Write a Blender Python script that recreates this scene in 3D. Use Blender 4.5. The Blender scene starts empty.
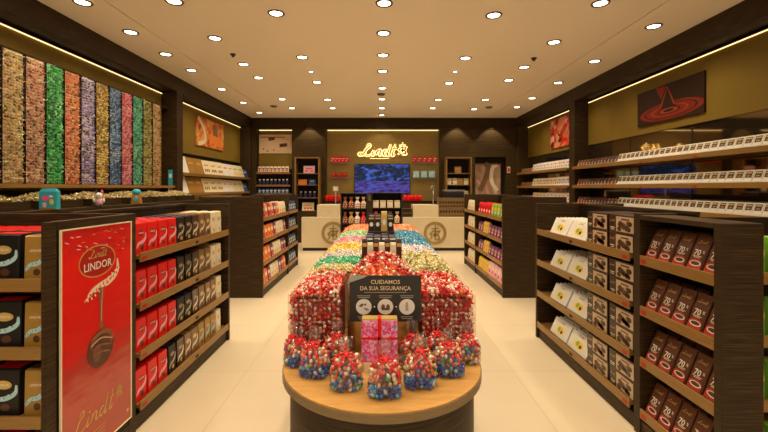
import bpy, math, random
import numpy as np
from mathutils import Matrix, Vector
random.seed(7)
rng = np.random.default_rng(11)
C = bpy.context.scene.collection
PI = math.pi
R = math.radians

# ------------------------------------------------------------ materials
_m = {}
def mat(name, col, rough=.5, metal=0., emit=0., ecol=None, coat=0., spec=.5):
    if name in _m: return _m[name]
    m = bpy.data.materials.new(name); m.use_nodes = True
    b = m.node_tree.nodes['Principled BSDF']
    b.inputs['Base Color'].default_value = (*col, 1)
    b.inputs['Roughness'].default_value = rough
    b.inputs['Metallic'].default_value = metal
    b.inputs['Specular IOR Level'].default_value = spec
    if coat: b.inputs['Coat Weight'].default_value = coat; b.inputs['Coat Roughness'].default_value = .15
    if emit:
        b.inputs['Emission Color'].default_value = (*(ecol or col), 1)
        b.inputs['Emission Strength'].default_value = emit
    _m[name] = m
    return m
def nodes(m): return m.node_tree.nodes, m.node_tree.links, m.node_tree.nodes['Principled BSDF']
def ramp(N, stops, interp='LINEAR'):
    r = N.new('ShaderNodeValToRGB'); cr = r.color_ramp; cr.interpolation = interp
    while len(cr.elements) > 1: cr.elements.remove(cr.elements[-1])
    cr.elements[0].position = stops[0][0]; cr.elements[0].color = (*stops[0][1], 1)
    for p, c in stops[1:]:
        e = cr.elements.new(p); e.color = (*c, 1)
    return r
def noise_mat(name, stops, scale=(1, 1, 1), nscale=5, rough=.5, detail=4, coat=0, bump=0, metal=0, kind='noise', emit=0, spec=.5, dist=0):
    m = mat(name, stops[0][1], rough, metal, coat=coat, spec=spec)
    N, L, b = nodes(m)
    tc = N.new('ShaderNodeTexCoord'); mp = N.new('ShaderNodeMapping'); mp.inputs['Scale'].default_value = scale
    L.new(tc.outputs['Object'], mp.inputs['Vector'])
    if kind == 'voronoi':
        t = N.new('ShaderNodeTexVoronoi'); t.inputs['Scale'].default_value = nscale; L.new(mp.outputs[0], t.inputs['Vector'])
        sx = N.new('ShaderNodeSeparateColor'); L.new(t.outputs['Color'], sx.inputs[0]); out = sx.outputs[0]
    else:
        t = N.new('ShaderNodeTexNoise'); t.inputs['Scale'].default_value = nscale; t.inputs['Detail'].default_value = detail
        t.inputs['Distortion'].default_value = dist
        L.new(mp.outputs[0], t.inputs['Vector']); out = t.outputs['Fac']
    r = ramp(N, stops); L.new(out, r.inputs[0]); L.new(r.outputs[0], b.inputs['Base Color'])
    if emit:
        L.new(r.outputs[0], b.inputs['Emission Color']); b.inputs['Emission Strength'].default_value = emit
    if bump:
        bp = N.new('ShaderNodeBump'); bp.inputs['Strength'].default_value = bump; bp.inputs['Distance'].default_value = .002
        L.new(out, bp.inputs['Height']); L.new(bp.outputs[0], b.inputs['Normal'])
    return m
def candy_mat(name, cols, rough=.28, metal=.25):
    m = mat(name, cols[0], rough, metal, coat=.4)
    N, L, b = nodes(m)
    g = N.new('ShaderNodeNewGeometry')
    oi = N.new('ShaderNodeObjectInfo')
    a = N.new('ShaderNodeMath'); a.operation = 'ADD'; L.new(g.outputs['Random Per Island'], a.inputs[0]); L.new(oi.outputs['Random'], a.inputs[1])
    fr = N.new('ShaderNodeMath'); fr.operation = 'FRACT'; L.new(a.outputs[0], fr.inputs[0])
    r = ramp(N, [(i / len(cols), c) for i, c in enumerate(cols)], 'CONSTANT')
    L.new(fr.outputs[0], r.inputs[0]); L.new(r.outputs[0], b.inputs['Base Color'])
    return m

wood = noise_mat('dark_wood', [(.32, (.016, .008, .002)), (.5, (.036, .019, .006)), (.68, (.072, .042, .015))], (1.5, 1.5, 60), 3, .5, 5, bump=.15, spec=.22)
wood2 = noise_mat('panel_wood', [(.3, (.036, .021, .006)), (.5, (.052, .031, .010)), (.7, (.068, .042, .014))], (.6, .6, 25), 3, .5, 5, spec=.22)
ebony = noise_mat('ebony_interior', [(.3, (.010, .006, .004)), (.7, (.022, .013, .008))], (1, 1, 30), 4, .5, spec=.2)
tan = noise_mat('shelf_wood', [(.3, (.21, .105, .022)), (.7, (.30, .16, .038))], (1, 1, 30), 5, .4)
table_m = noise_mat('table_wood', [(.3, (.44, .23, .060)), (.7, (.56, .31, .090))], (2, 12, 2), 5, .35)
rim_m = noise_mat('table_rim_wood', [(.3, (.16, .105, .045)), (.7, (.21, .135, .06))], (2, 2, 30), 5, .4)
olive = noise_mat('olive_panel', [(.3, (.20, .130, .018)), (.7, (.235, .155, .024))], (1, 1, 1), 1.2, .55, spec=.2)
goldwall = noise_mat('gold_panel', [(.3, (.30, .20, .05)), (.7, (.36, .25, .07))], (.3, 1, 8), 4, .38, metal=.4)
ceil_m = mat('ceiling_paint', (.91, .81, .66), .85, spec=.1)
cream = noise_mat('cream_stone', [(.3, (.68, .57, .37)), (.7, (.74, .62, .42))], (1, 1, 1), 3, .35)
black = mat('black_plastic', (.012, .010, .009), .4)
gold = mat('gold_metal', (.55, .36, .12), .35, .8)
white = mat('white_print', (.76, .74, .68), .45, spec=.25)
creamc = mat('cream_print', (.80, .70, .48), .4)
redp = mat('red_print', (.74, .008, .008), .35, spec=.35)
redd = mat('deep_red_print', (.42, .008, .008), .35, spec=.35)
choc = mat('chocolate_brown', (.085, .030, .010), .35)
chocd = mat('dark_chocolate', (.035, .013, .007), .3, coat=.3)
blk = mat('black_print', (.013, .011, .010), .4, spec=.25)
tanp = mat('caramel_print', (.42, .22, .045), .35, .2, coat=.2)
brownp = mat('hazel_print', (.19, .095, .04), .35, coat=.2)
goldp = mat('gold_print', (.62, .42, .12), .35, .3)
blueL = mat('ice_blue_print', (.35, .58, .66), .4)
bluep = mat('blue_print', (.03, .09, .35), .35)
navy = mat('navy_print', (.02, .025, .09), .35)
orange = mat('orange_print', (.80, .22, .03), .4)
yellow = mat('yellow_print', (.80, .55, .06), .4)
greenp = mat('green_print', (.22, .45, .05), .4)
purple = mat('purple_print', (.16, .03, .15), .4)
pinkp = mat('pink_print', (.80, .10, .30), .35)
pinkl = mat('light_pink_print', (.82, .45, .55), .35)
teal = mat('teal_print', (.03, .38, .50), .4)
silver = mat('silver_grey', (.45, .45, .46), .3, .7)
shiny = mat('silver_foil', (.7, .7, .72), .2, .9)
led = mat('led_strip', (1, .82, .5), .5, emit=2.2, ecol=(1, .72, .34))
lampm = mat('lamp_glow', (1, 1, 1), .5, emit=10, ecol=(1, .88, .68))
lampb = mat('cold_lamp_glow', (1, 1, 1), .5, emit=18, ecol=(.35, .6, 1))
ringm = mat('lamp_ring', (.14, .09, .05), .5)
halo = mat('sign_backlight', (1, .8, .4), .5, emit=3.2, ecol=(1, .66, .24))
mirror = mat('smoked_mirror', (.34, .27, .18), .04, .95)
ribbonm = mat('red_ribbon', (.75, .015, .02), .25, coat=.5)

def glassy(name, tint, refl=.08, rough=.06):
    m = bpy.data.materials.new(name); m.use_nodes = True
    N, L = m.node_tree.nodes, m.node_tree.links; N.clear()
    o = N.new('ShaderNodeOutputMaterial'); mx = N.new('ShaderNodeMixShader'); t = N.new('ShaderNodeBsdfTransparent'); g = N.new('ShaderNodeBsdfGlossy')
    t.inputs[0].default_value = (*tint, 1); g.inputs['Roughness'].default_value = rough; mx.inputs[0].default_value = refl
    L.new(t.outputs[0], mx.inputs[1]); L.new(g.outputs[0], mx.inputs[2]); L.new(mx.outputs[0], o.inputs[0])
    return m
acrylic = glassy('clear_acrylic', (.96, .94, .92), .02, .02)
film = glassy('clear_film', (.93, .92, .91), .07, .12)

# floor: large pale tiles with fine joints
floor_m = mat('floor_tile', (.74, .60, .40), .32, coat=.1)
N, L, b = nodes(floor_m)
tc = N.new('ShaderNodeTexCoord'); br = N.new('ShaderNodeTexBrick'); br.offset = 0
br.inputs['Scale'].default_value = 1; br.inputs['Brick Width'].default_value = 1.2; br.inputs['Row Height'].default_value = 1.2
br.inputs['Mortar Size'].default_value = .003; br.inputs['Mortar Smooth'].default_value = .2
br.inputs['Color1'].default_value = (.67, .565, .40, 1); br.inputs['Color2'].default_value = (.70, .59, .42, 1); br.inputs['Mortar'].default_value = (.52, .42, .28, 1)
ns = N.new('ShaderNodeTexNoise'); ns.inputs['Scale'].default_value = 1.4; ns.inputs['Detail'].default_value = 5
mx = N.new('ShaderNodeMix'); mx.data_type = 'RGBA'; mx.blend_type = 'MULTIPLY'; mx.inputs[0].default_value = .35
rr = ramp(N, [(.3, (.80, .78, .74)), (.7, (1, 1, 1))])
L.new(tc.outputs['Object'], br.inputs['Vector']); L.new(tc.outputs['Object'], ns.inputs['Vector']); L.new(ns.outputs['Fac'], rr.inputs[0])
L.new(br.outputs['Color'], mx.inputs[6]); L.new(rr.outputs[0], mx.inputs[7]); L.new(mx.outputs[2], b.inputs['Base Color'])

# ------------------------------------------------------------ mesh builder
_txt = {}
def text_geo(s, size):
    k = (s, size)
    if k in _txt: return _txt[k]
    cu = bpy.data.curves.new('t', 'FONT'); cu.body = s; cu.size = size; cu.offset = size*.012; cu.align_x = 'CENTER'; cu.resolution_u = 2
    o = bpy.data.objects.new('t', cu); C.objects.link(o)
    me = o.to_mesh(); v = [(p.co.x, p.co.y) for p in me.vertices]; f = [tuple(p.vertices) for p in me.polygons]
    o.to_mesh_clear(); bpy.data.objects.remove(o); bpy.data.curves.remove(cu)
    _txt[k] = (v, f); return v, f
def smooth(pts, n=5):
    P = [Vector(p) for p in pts]; P = [P[0] * 2 - P[1]] + P + [P[-1] * 2 - P[-2]]; out = []
    for i in range(1, len(P) - 2):
        for k in range(n):
            t = k / n
            out.append(.5 * ((2 * P[i]) + (-P[i-1] + P[i+1]) * t + (2*P[i-1] - 5*P[i] + 4*P[i+1] - P[i+2]) * t*t + (-P[i-1] + 3*P[i] - 3*P[i+1] + P[i+2]) * t**3))
    out.append(P[-2]); return out
class MB:
    def __init__(s): s.v = []; s.f = []; s.mi = []; s.sm = []; s.mats = []
    def idx(s, m):
        if m not in s.mats: s.mats.append(m)
        return s.mats.index(m)
    def add(s, V, F, m, smooth=False):
        o = len(s.v); s.v += [tuple(p) for p in V]; i = s.idx(m)
        for f in F: s.f.append(tuple(o + k for k in f)); s.mi.append(i); s.sm.append(smooth)
        return s
    def box(s, x0, x1, y0, y1, z0, z1, m):
        return s.add([(x0,y0,z0),(x1,y0,z0),(x1,y1,z0),(x0,y1,z0),(x0,y0,z1),(x1,y0,z1),(x1,y1,z1),(x0,y1,z1)],
                     [(0,3,2,1),(4,5,6,7),(0,1,5,4),(1,2,6,5),(2,3,7,6),(3,0,4,7)], m)
    def loft(s, rings, m, smooth=False, caps=True):
        n = len(rings[0]); V = [p for r in rings for p in r]; F = []
        for i in range(len(rings) - 1):
            for k in range(n): F.append((i*n+k, i*n+(k+1) % n, (i+1)*n+(k+1) % n, (i+1)*n+k))
        if caps: F.append(tuple(range(n-1, -1, -1))); F.append(tuple((len(rings)-1)*n+k for k in range(n)))
        return s.add(V, F, m, smooth)
    def pack(s, secs, m, ch=.06):
        """secs: (z, halfwidth, halfdepth, yc) rectangles with cut corners"""
        rs = []
        for z, w, d, *yc in secs:
            y = yc[0] if yc else 0; c = min(w, d) * ch
            rs.append([(-w+c, y-d, z), (w-c, y-d, z), (w, y-d+c, z), (w, y+d-c, z), (w-c, y+d, z), (-w+c, y+d, z), (-w, y+d-c, z), (-w, y-d+c, z)])
        return s.loft(rs, m)
    def cyl(s, c, r0, r1, z0, z1, m, n=20, smooth=True):
        return s.loft([[(c[0]+r*math.cos(2*PI*k/n), c[1]+r*math.sin(2*PI*k/n), z) for k in range(n)] for r, z in ((r0, z0), (r1, z1))], m, smooth)
    def lathe(s, c, prof, m, n=20):
        return s.loft([[(c[0]+r*math.cos(2*PI*k/n), c[1]+r*math.sin(2*PI*k/n), c[2]+z) for k in range(n)] for r, z in prof], m, True)
    def ball(s, c, r, m, n=10, k=6):
        if not hasattr(r, '__len__'): r = (r, r, r)
        V = [(c[0], c[1], c[2]-r[2])]; F = []
        for i in range(1, k):
            a = PI*i/k
            for j in range(n): V.append((c[0]+r[0]*math.sin(a)*math.cos(2*PI*j/n), c[1]+r[1]*math.sin(a)*math.sin(2*PI*j/n), c[2]-r[2]*math.cos(a)))
        V.append((c[0], c[1], c[2]+r[2])); e = len(V)-1
        for j in range(n):
            F.append((0, 1+(j+1) % n, 1+j)); F.append((e, 1+(k-2)*n+j, 1+(k-2)*n+(j+1) % n))
            for i in range(k-2): F.append((1+i*n+j, 1+i*n+(j+1) % n, 1+(i+1)*n+(j+1) % n, 1+(i+1)*n+j))
        return s.add(V, F, m, True)
    def tube(s, pts, r, m, n=8):
        P = [Vector(p) for p in pts]; rs = []
        for i, p in enumerate(P):
            t = (P[min(i+1, len(P)-1)] - P[max(i-1, 0)]).normalized()
            a = t.cross(Vector((0, 0, 1)) if abs(t.z) < .9 else Vector((1, 0, 0))).normalized(); b_ = t.cross(a)
            rr = r[i] if hasattr(r, '__len__') else r
            rs.append([p + a*rr*math.cos(2*PI*k/n) + b_*rr*math.sin(2*PI*k/n) for k in range(n)])
        return s.loft(rs, m, True)
    def poly(s, pts, mp, m): return s.add([mp(*p) for p in pts], [tuple(range(len(pts)))], m)
    def rect(s, x0, x1, z0, z1, mp, m): return s.poly([(x0, z0), (x1, z0), (x1, z1), (x0, z1)], mp, m)
    def ell(s, x, z, a, b_, mp, m, n=20, rot=0):
        c_, s_ = math.cos(rot), math.sin(rot)
        return s.poly([(x + a*math.cos(2*PI*k/n)*c_ - b_*math.sin(2*PI*k/n)*s_, z + a*math.cos(2*PI*k/n)*s_ + b_*math.sin(2*PI*k/n)*c_) for k in range(n)], mp, m)
    def ring(s, x, z, a, b_, t, mp, m, n=28):
        V = []; F = []
        for k in range(n):
            c_, q = math.cos(2*PI*k/n), math.sin(2*PI*k/n)
            V += [mp(x+a*c_, z+b_*q), mp(x+(a-t)*c_, z+(b_-t)*q)]
            j = (k+1) % n; F.append((2*k, 2*j, 2*j+1, 2*k+1))
        return s.add(V, F, m)
    def ribbon(s, pts, w, mp, m, sm=True):
        P = smooth([(p[0], p[1]) for p in pts]) if sm else [Vector(p) for p in pts]; V = []; F = []
        for i, p in enumerate(P):
            t = (P[min(i+1, len(P)-1)] - P[max(i-1, 0)]); t = t.normalized() if t.length > 0 else Vector((1, 0)); nn = Vector((-t.y, t.x))
            ww = w(i/(len(P)-1)) if callable(w) else w
            a = p + nn*ww/2; c_ = p - nn*ww/2; V += [mp(a.x, a.y), mp(c_.x, c_.y)]
            if i: F.append((2*i-2, 2*i-1, 2*i+1, 2*i))
        return s.add(V, F, m)
    def text(s, t, size, x, z, mp, m, sx=1):
        v, f = text_geo(t, size)
        return s.add([mp(x+p[0]*sx, z+p[1]) for p in v], f, m)
    def xform(s, M): s.v = [tuple(M @ Vector(p)) for p in s.v]; return s
    def mesh(s, name):
        me = bpy.data.meshes.new(name); me.from_pydata(s.v, [], s.f)
        for m in s.mats: me.materials.append(m)
        me.polygons.foreach_set('material_index', s.mi); me.polygons.foreach_set('use_smooth', s.sm); me.update(); return me
    def build(s, name, parent=None, loc=(0, 0, 0), rz=0, bevel=0):
        o = bpy.data.objects.new(name, s.mesh(name)); C.objects.link(o); o.location = loc; o.rotation_euler = (0, 0, rz)
        if parent: o.parent = parent
        if bevel:
            bv = o.modifiers.new('Bevel', 'BEVEL'); bv.width = bevel; bv.segments = 2; bv.limit_method = 'ANGLE'
        return o
def tag(o, label=None, cat=None, group=None, kind=None):
    if label:
        o['label'] = label
        if len(label.split()) > 16: print('LONG', label)
    if cat: o['category'] = cat
    if group: o['group'] = group
    if kind: o['kind'] = kind
    return o
def empty(name, label, cat, loc=(0, 0, 0), rz=0, group=None):
    o = bpy.data.objects.new(name, None); C.objects.link(o); o.location = loc; o.rotation_euler = (0, 0, rz); o.empty_display_size = .05
    return tag(o, label, cat, group)
def struct(name, mb, bevel=0): return tag(mb.build(name, bevel=bevel), kind='structure')
def B(x0, x1, y0, y1, z0, z1, m): return MB().box(x0, x1, y0, y1, z0, z1, m)
def copy_tree(o, parent=None):
    c = o.copy(); C.objects.link(c)
    c.parent = parent
    for ch in list(o.children): copy_tree(ch, c)
    return c
ORD = ['first', 'second', 'third', 'fourth', 'fifth', 'sixth', 'seventh', 'eighth', 'ninth', 'tenth', 'eleventh', 'twelfth', 'thirteenth', 'fourteenth',
       'fifteenth', 'sixteenth', 'seventeenth', 'eighteenth', 'nineteenth', 'twentieth', 'twenty-first', 'twenty-second', 'twenty-third', 'twenty-fourth', 'twenty-fifth', 'twenty-sixth', 'twenty-seventh', 'twenty-eighth']
class Proto:
    """first call of put() uses the prototype itself, later ones copy it and its parts"""
    def __init__(s, root): s.root = root; s.used = False
    def put(s, loc, rz, label, cat, group):
        o = copy_tree(s.root) if s.used else s.root
        s.used = True; o.location = loc; o.rotation_euler = (0, 0, rz)
        return tag(o, label, cat, group)
def proto(name, mb, parts=()):
    """one mesh, or an Empty with the mesh as body and further named parts"""
    if not parts: return Proto(mb.build(name))
    e = bpy.data.objects.new(name, None); C.objects.link(e); e.empty_display_size = .05
    mb.build(parts[0], e)
    for n, p in parts[1]: p.build(n, e)
    return Proto(e)

# pixel of the photograph -> point (camera at (0,0,1.65) looking along +Y, f = 400 px, vanishing point (380,188))
F, VX, VY, H = 400., 380., 188., 1.65
CZ = 3.84
def at(px, py, Y): return (px-VX)*Y/F, H-(py-VY)*Y/F

# ------------------------------------------------------------ the setting
XL, XR, YB = -4.0, 4.25, 12.5
struct('floor', B(-4.6, 4.9, -2.5, 12.7, -.1, 0, floor_m))
c = MB()
SL, SR = -3.22, 3.37
c.box(SL+.008, SR-.008, -2.5, YB, CZ, CZ+.1, ceil_m); c.box(XL-.4, SL-.008, -2.5, YB, CZ, CZ+.1, ceil_m); c.box(SR+.008, XR+.4, -2.5, YB, CZ, CZ+.1, ceil_m)
c.box(SL-.1, SL+.1, -2.5, YB, CZ+.1, CZ+.12, black); c.box(SR-.1, SR+.1, -2.5, YB, CZ+.1, CZ+.12, black)
struct('ceiling', c)
struct('wall_left', B(-4.5, -4.36, -2.5, 12.7, 0, CZ, wood2))
struct('wall_right', B(4.61, 4.75, -2.5, 12.7, 0, CZ, wood2))
# back wall with recesses: left niche, centre panel, doorway on the right
w = MB(); YF = YB
def bx(px): return (px-VX)*YF/F
def bz(py): return H-(py-VY)*YF/F
solids = [(-4.36, bx(256.5)), (bx(292), bx(326)), (bx(440), bx(475)), (bx(506), 4.61)]
for a, b_ in solids: w.box(a, b_, YF, YF+.2, 0, bz(129), wood2)
w.box(bx(475), bx(506), YF, YF+.2, bz(157), bz(129), wood2)
w.box(-4.36, 4.61, YF-.02, YF+.2, bz(129), CZ, wood)
w.box(bx(256.5), bx(292), YF+.2, YF+.3, 0, bz(125), wood2)
w.box(bx(326), bx(440), YF+.2, YF+.3, 0, bz(125), wood2)
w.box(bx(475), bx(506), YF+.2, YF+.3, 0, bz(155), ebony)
struct('wall_back', w)
struct('trim_1', B(-4.36, XL, -2.5, YF-.02, 3.556, CZ, wood))
struct('trim_2', B(XR, 4.61, -2.5, YF-.02, 3.556, CZ, wood))
struct('trim_3', B(-4.36, XL, 7.88, 8.12, 0, 3.555, wood))
struct('trim_4', B(XR, 4.61, 8.74, 8.99, 0, 3.555, wood))
struct('trim_5', B(-4.36, XL, 12.3, YF-.021, 0, 3.555, wood2))
struct('trim_6', B(XR, 4.61, 12.3, YF-.021, 0, 3.555, wood2))

# LED coves
def ledstrip(x0, x1, y0, y1, z0, z1, label, n='led_strip_light'):
    e = empty(n, label, 'light', ((x0+x1)/2, (y0+y1)/2, z0))
    mx_, my_ = (x0+x1)/2, (y0+y1)/2
    B(x0-mx_, x1-mx_, y0-my_, y1-my_, 0, z1-z0, led).build('diffuser', e)
    B(x0-mx_-.004, x1-mx_+.004, y0-my_-.004, y1-my_+.004, z1-z0, z1-z0+.012, silver).build('housing', e)
ledstrip(-4.288, -4.279, .5, 7.86, 3.50, 3.51, 'warm light strip along the top of the green panel above the coloured sweet columns')
ledstrip(-4.288, -4.279, 8.14, 12.28, 3.50, 3.51, 'warm light strip above the orange picture on the far left wall')
ledstrip(4.539, 4.548, .5, 8.72, 3.50, 3.51, 'warm light strip above the dark ripple picture on the right wall')
ledstrip(4.539, 4.548, 9.01, 12.28, 3.50, 3.51, 'warm light strip above the red picture on the far right wall')
ledstrip(bx(327), bx(439), YF+.14, YF+.16, bz(129)-.03, bz(129)-.012, 'warm light strip across the top of the gold panel behind the counter')
ledstrip(bx(258), bx(291), YF+.14, YF+.15, bz(129)-.03, bz(129)-.012, 'short warm light strip above the picture in the left back niche')

# ------------------------------------------------------------ ceiling lamps
lights = [(385,3),(384.6,33),(384,55),(383.6,71),(383,88),(382.5,99),(382,108),(382,115),
 (276,13),(302,57),(317,82),(328,99.5),(334,108),(494,15),(466,58),(448,83),(436.6,99.6),(431,108),
 (172,1),(215,38),(244.4,64),(259,77.5),(283,99),(293.6,108),(600,3),(554,42),(523,67),(507,80),(482,99.6),(472,109),
 (86,2),(133,32),(167,54),(193,70),(224,89),(245.6,102.5),(262.6,112.5),(655,26),(595,61),(556.7,82.6),(531,98),(514.5,107)]
rings = MB().lathe((0, 0, 0), [(.077, .0), (.082, -.010), (.100, -.010), (.105, .0), (.105, .004), (.077, .004)], ringm, 24)
lens_ = MB().cyl((0, 0), .076, .076, -.002, .002, lampm, 24)
dl = bpy.data.objects.new('downlight', None); C.objects.link(dl)
rings.build('trim_ring', dl); lens_.build('lamp_lens', dl)
dlp = Proto(dl)
def spot(x, y, z, e, size, blend=.8, col=(1, .81, .56), rad=.07, tgt=None):
    l = bpy.data.lights.new('downlight_beam', 'SPOT'); l.energy = e; l.color = col; l.spot_size = R(size); l.spot_blend = blend; l.shadow_soft_size = rad
    o = bpy.data.objects.new('downlight_beam', l); C.objects.link(o); o.location = (x, y, z)
    if tgt: o.rotation_euler = (Vector(tgt)-Vector((x, y, z))).to_track_quat('-Z', 'Y').to_euler()
    return o
cols = {}
for px, py in lights:
    Y = F*(CZ-H)/(VY-py); X = (px-VX)*Y/F
    k = min((-3.5, -2.41, -1.3, .05, 1.44, 2.61, 3.7), key=lambda q: abs(q-X)); cols.setdefault(k, []).append((Y, X))
cn = {-3.5: 'row nearest the left wall', -2.41: 'second row from the left wall', -1.3: 'row just left of the middle row', .05: 'middle row',
      1.44: 'row just right of the middle row', 2.61: 'second row from the right wall', 3.7: 'row nearest the right wall'}
for k, l in cols.items():
    l.sort()
    for i, (Y, X) in enumerate(l):
        dlp.put((k, Y, CZ-.003), 0, f'round ceiling downlight, {ORD[i]} visible in the {cn[k]}', 'ceiling light', 'round ceiling downlights')
        spot(k, Y, CZ-.03, 74 if Y < 6 else 60, 132)
for k in cn:                                   # the same rows go on behind the photographer
    for Y in (3.5, 2.2, .8, -.8):
        if k in (-2.41, 2.61) and Y == 3.5: pass
        dlp.put((k, Y, CZ-.003), 0, 'round ceiling downlight overhead, nearer than the top edge of the picture', 'ceiling light', 'overhead downlights')
        if Y in (2.2, -.8) or k in (-1.3, 1.44): spot(k, Y, CZ-.03, 80, 132)
for px, n in ((311, 'left'), (455, 'right')):
    Y = F*(CZ-H)/(VY-71.5)
    e = empty('blue_spot_lamp', f'small bluish-white ceiling lamp {n} of the middle row', 'ceiling light', ((px-VX)*Y/F, Y, CZ), group='bluish ceiling lamps')
    MB().cyl((0, 0), .035, .035, -.006, -.002, lampb, 16).build('lamp_lens', e); MB().lathe((0, 0, 0), [(.036, 0), (.036, -.008), (.05, -.006), (.05, 0)], ringm, 16).build('trim_ring', e)
for px, py, n in ((233, 54, 'left'), (534, 58, 'right')):
    Y = F*(CZ-H)/(VY-py)
    e = empty('smoke_detector', f'small dark ceiling sensor on the {n} half of the ceiling', 'sensor', ((px-VX)*Y/F, Y, CZ), group='ceiling sensors')
    MB().lathe((0, 0, 0), [(.001, -.05), (.02, -.05), (.03, -.02), (.045, -.015), (.045, 0)], black, 14).build('sensor_head', e)
for px, py, n in ((274, 106, 'left'), (489, 107, 'right'), (381, 94, 'middle')):
    Y = F*(CZ-H)/(VY-py)
    tag(MB().lathe((0, 0, 0), [(.001, -.03), (.07, -.03), (.1, 0)], ringm, 18).build('ceiling_speaker', loc=((px-VX)*Y/F, Y, CZ)), f'round dull ceiling speaker near the back, {n} one', 'speaker', 'ceiling speakers')
# wall washers above the back wall
for px in (308, 458, 494):
    X = (px-VX)*12.2/F
    spot(X, 12.2, CZ-.03, 55, 84, .25, rad=.03, tgt=(X, 12.38, 0))

# ------------------------------------------------------------ floor-standing racks
SH = [1.185, .85, .51, .165]           # shelf top heights
SN = ['top shelf', 'second shelf', 'third shelf', 'bottom shelf']
def rail_tags(e, n, L_, z, along, x, side):
    pass
def rack(label, X, side, y0, y1, post=None, width=.96, name='display_rack', near_panel=True, top=1.48):
    """two-sided rack; aisle face at X, body going to side (-1 left, +1 right); shelves only on both sides of a spine"""
    e = empty(name, label, 'display rack', (X, y0, 0), group='dark wood display racks')
    Lr = y1-y0; s = side; xs = .48*s; xo = width*s
    def b(x0, x1, *a): return B(min(x0, x1), max(x0, x1), *a)
    b(.02*s, xo-.02*s, .01, Lr-.01, 0, .10, wood).build('plinth', e, bevel=.003)
    if near_panel: b(0, xo, 0, .05, 0, top, wood).build('end_panel', e, bevel=.003)
    b(0, xo, Lr-.04, Lr, 0, top, wood).build('end_panel', e, bevel=.003)
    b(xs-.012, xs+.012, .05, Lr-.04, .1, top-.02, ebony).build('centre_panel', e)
    b(xs-.02, xs+.02, .05, Lr-.04, top-.02, top+.004, wood).build('top_rail', e, bevel=.003)
    if post: b(0, xs-.012*s, post-.02, post+.02, 0, top, wood).build('divider_panel', e, bevel=.003)
    for z in SH:
        for (xa, xb, sg) in ((.012*s, xs-.012*s, 1), (xs+.012*s, xo-.012*s, -1)):
            sh = b(xa, xb, .05, Lr-.04, z-.025, z, tan).build('shelf', e)
            xe = 0 if sg == 1 else xo
            b(xe, xe+.012*s*sg, .05, Lr-.04, z-.045, z+.018, tan).build('price_rail', sh, bevel=.002)
            if sg == 1:
                for q in range(int(Lr/.8)):
                    b(-.002*s, 0, .07+q*.8, .12+q*.8, z-.032, z-.008, redd if q == 0 else ebony).build('price_tag', sh)
    return e
gl1 = rack('near left dark wood rack of red and black chocolate bags', -1.64, -1, 2.692, 4.37, near_panel=False)
gl2 = rack('far left dark wood rack of orange, white and purple bags', -1.76, -1, 6.0, 8.6, post=1.7, top=1.515)
gr1 = rack('near right dark wood rack of white and brown boxes', 1.73, 1, 2.732, 4.45, near_panel=False)
gr2 = rack('far right dark wood rack of red, green, yellow and purple packs', 1.84, 1, 6.0, 8.75, post=1.75, top=1.515)
# end units
e = empty('end_display', 'left end rack facing the camera with black and caramel bags', 'display rack', (-2.6, 1.96, 0), group='end display racks')
B(.02, .94, .03, .66, 0, .10, wood).build('plinth', e)
B(.938, .96, 0, .07, 0, 1.48, wood).build('post', e, bevel=.003); B(.89, .96, .655, .728, 0, 1.48, wood).build('post', e, bevel=.003)
B(0, .05, 0, .728, 0, 1.48, wood).build('side_panel', e, bevel=.003); B(.05, .889, .69, .728, 0, 1.48, wood).build('back_panel', e, bevel=.003)
B(.92, .96, .07, .655, 1.435, 1.48, wood).build('top_rail', e, bevel=.003); B(.938, .955, .07, .655, .1, 1.435, ebony).build('side_panel', e)
B(.89, .96, .07, .655, 0, .10, wood).build('bottom_rail', e)
for z in SH:
    sh = B(.05, .937, .013, .65, z-.025, z, tan).build('shelf', e); B(.05, .937, 0, .013, z-.045, z+.018, tan).build('price_rail', sh, bevel=.002)
e = empty('end_display', 'right end rack of brown cocoa pouches beside the dark side panel', 'display rack', (1.73, 2.025, 0), group='end display racks')
B(0, .215, 0, .05, 0, 1.47, wood).build('end_panel', e, bevel=.004)
B(.01, .225, .05, .64, 0, .10, wood).build('plinth', e); B(0, .25, .64, .703, 0, 1.48, wood).build('end_panel', e, bevel=.003)
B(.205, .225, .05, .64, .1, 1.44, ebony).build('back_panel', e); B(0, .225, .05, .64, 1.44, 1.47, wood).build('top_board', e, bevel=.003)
for z in SH:
    sh = B(.012, .205, .05, .64, z-.025, z, tan).build('shelf', e); B(0, .012, .05, .64, z-.045, z+.018, tan).build('price_rail', sh, bevel=.002)
    B(-.002, 0, .58, .625, z-.032, z-.006, redd).build('price_tag', sh)
    sh = B(.226, .96, .10, .69, z-.025, z, tan).build('shelf', e); B(.225, .96, .088, .10, z-.045, z+.018, tan).build('price_rail', sh)
B(.251, .96, .69, .703, 0, 1.45, ebony).build('back_panel', e)

# ------------------------------------------------------------ packs
def front(yf): return lambda x, z: (x, yf(z) if callable(yf) else yf, z)
def linband(mb, w, h, mp, band, ball, bgold, t='LINDOR'):
    """oval badge, swirling band and truffle printed on the front of a pouch"""
    mb.ell(0, h*.70, w*.30, h*.10, mp, bgold, 16)
    mb.ribbon([(w*.46, h*.70), (w*.42, h*.52), (w*.1, h*.40), (-w*.25, h*.36), (-w*.46, h*.22)], lambda t_: h*(.05+.06*math.sin(t_*PI)), mp, band)
    for q in range(12):
        t_ = q/11; mb.ell(w*(.42-.84*t_), h*(.56-.30*t_+.025*math.sin(q*2.1)), w*.035, h*.012, lambda x, z: tuple(Vector(mp(x, z))+Vector((0, -.0005, 0))), ball if q % 3 else white, 6, q)
    mb.ell(w*.08, h*.20, w*.17, h*.085, mp, ball, 14)
    mb.text(t, h*.075, 0, h*.675, lambda x, z: tuple(Vector(mp(x, z))+Vector((0, -.0006, 0))), white)
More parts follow.
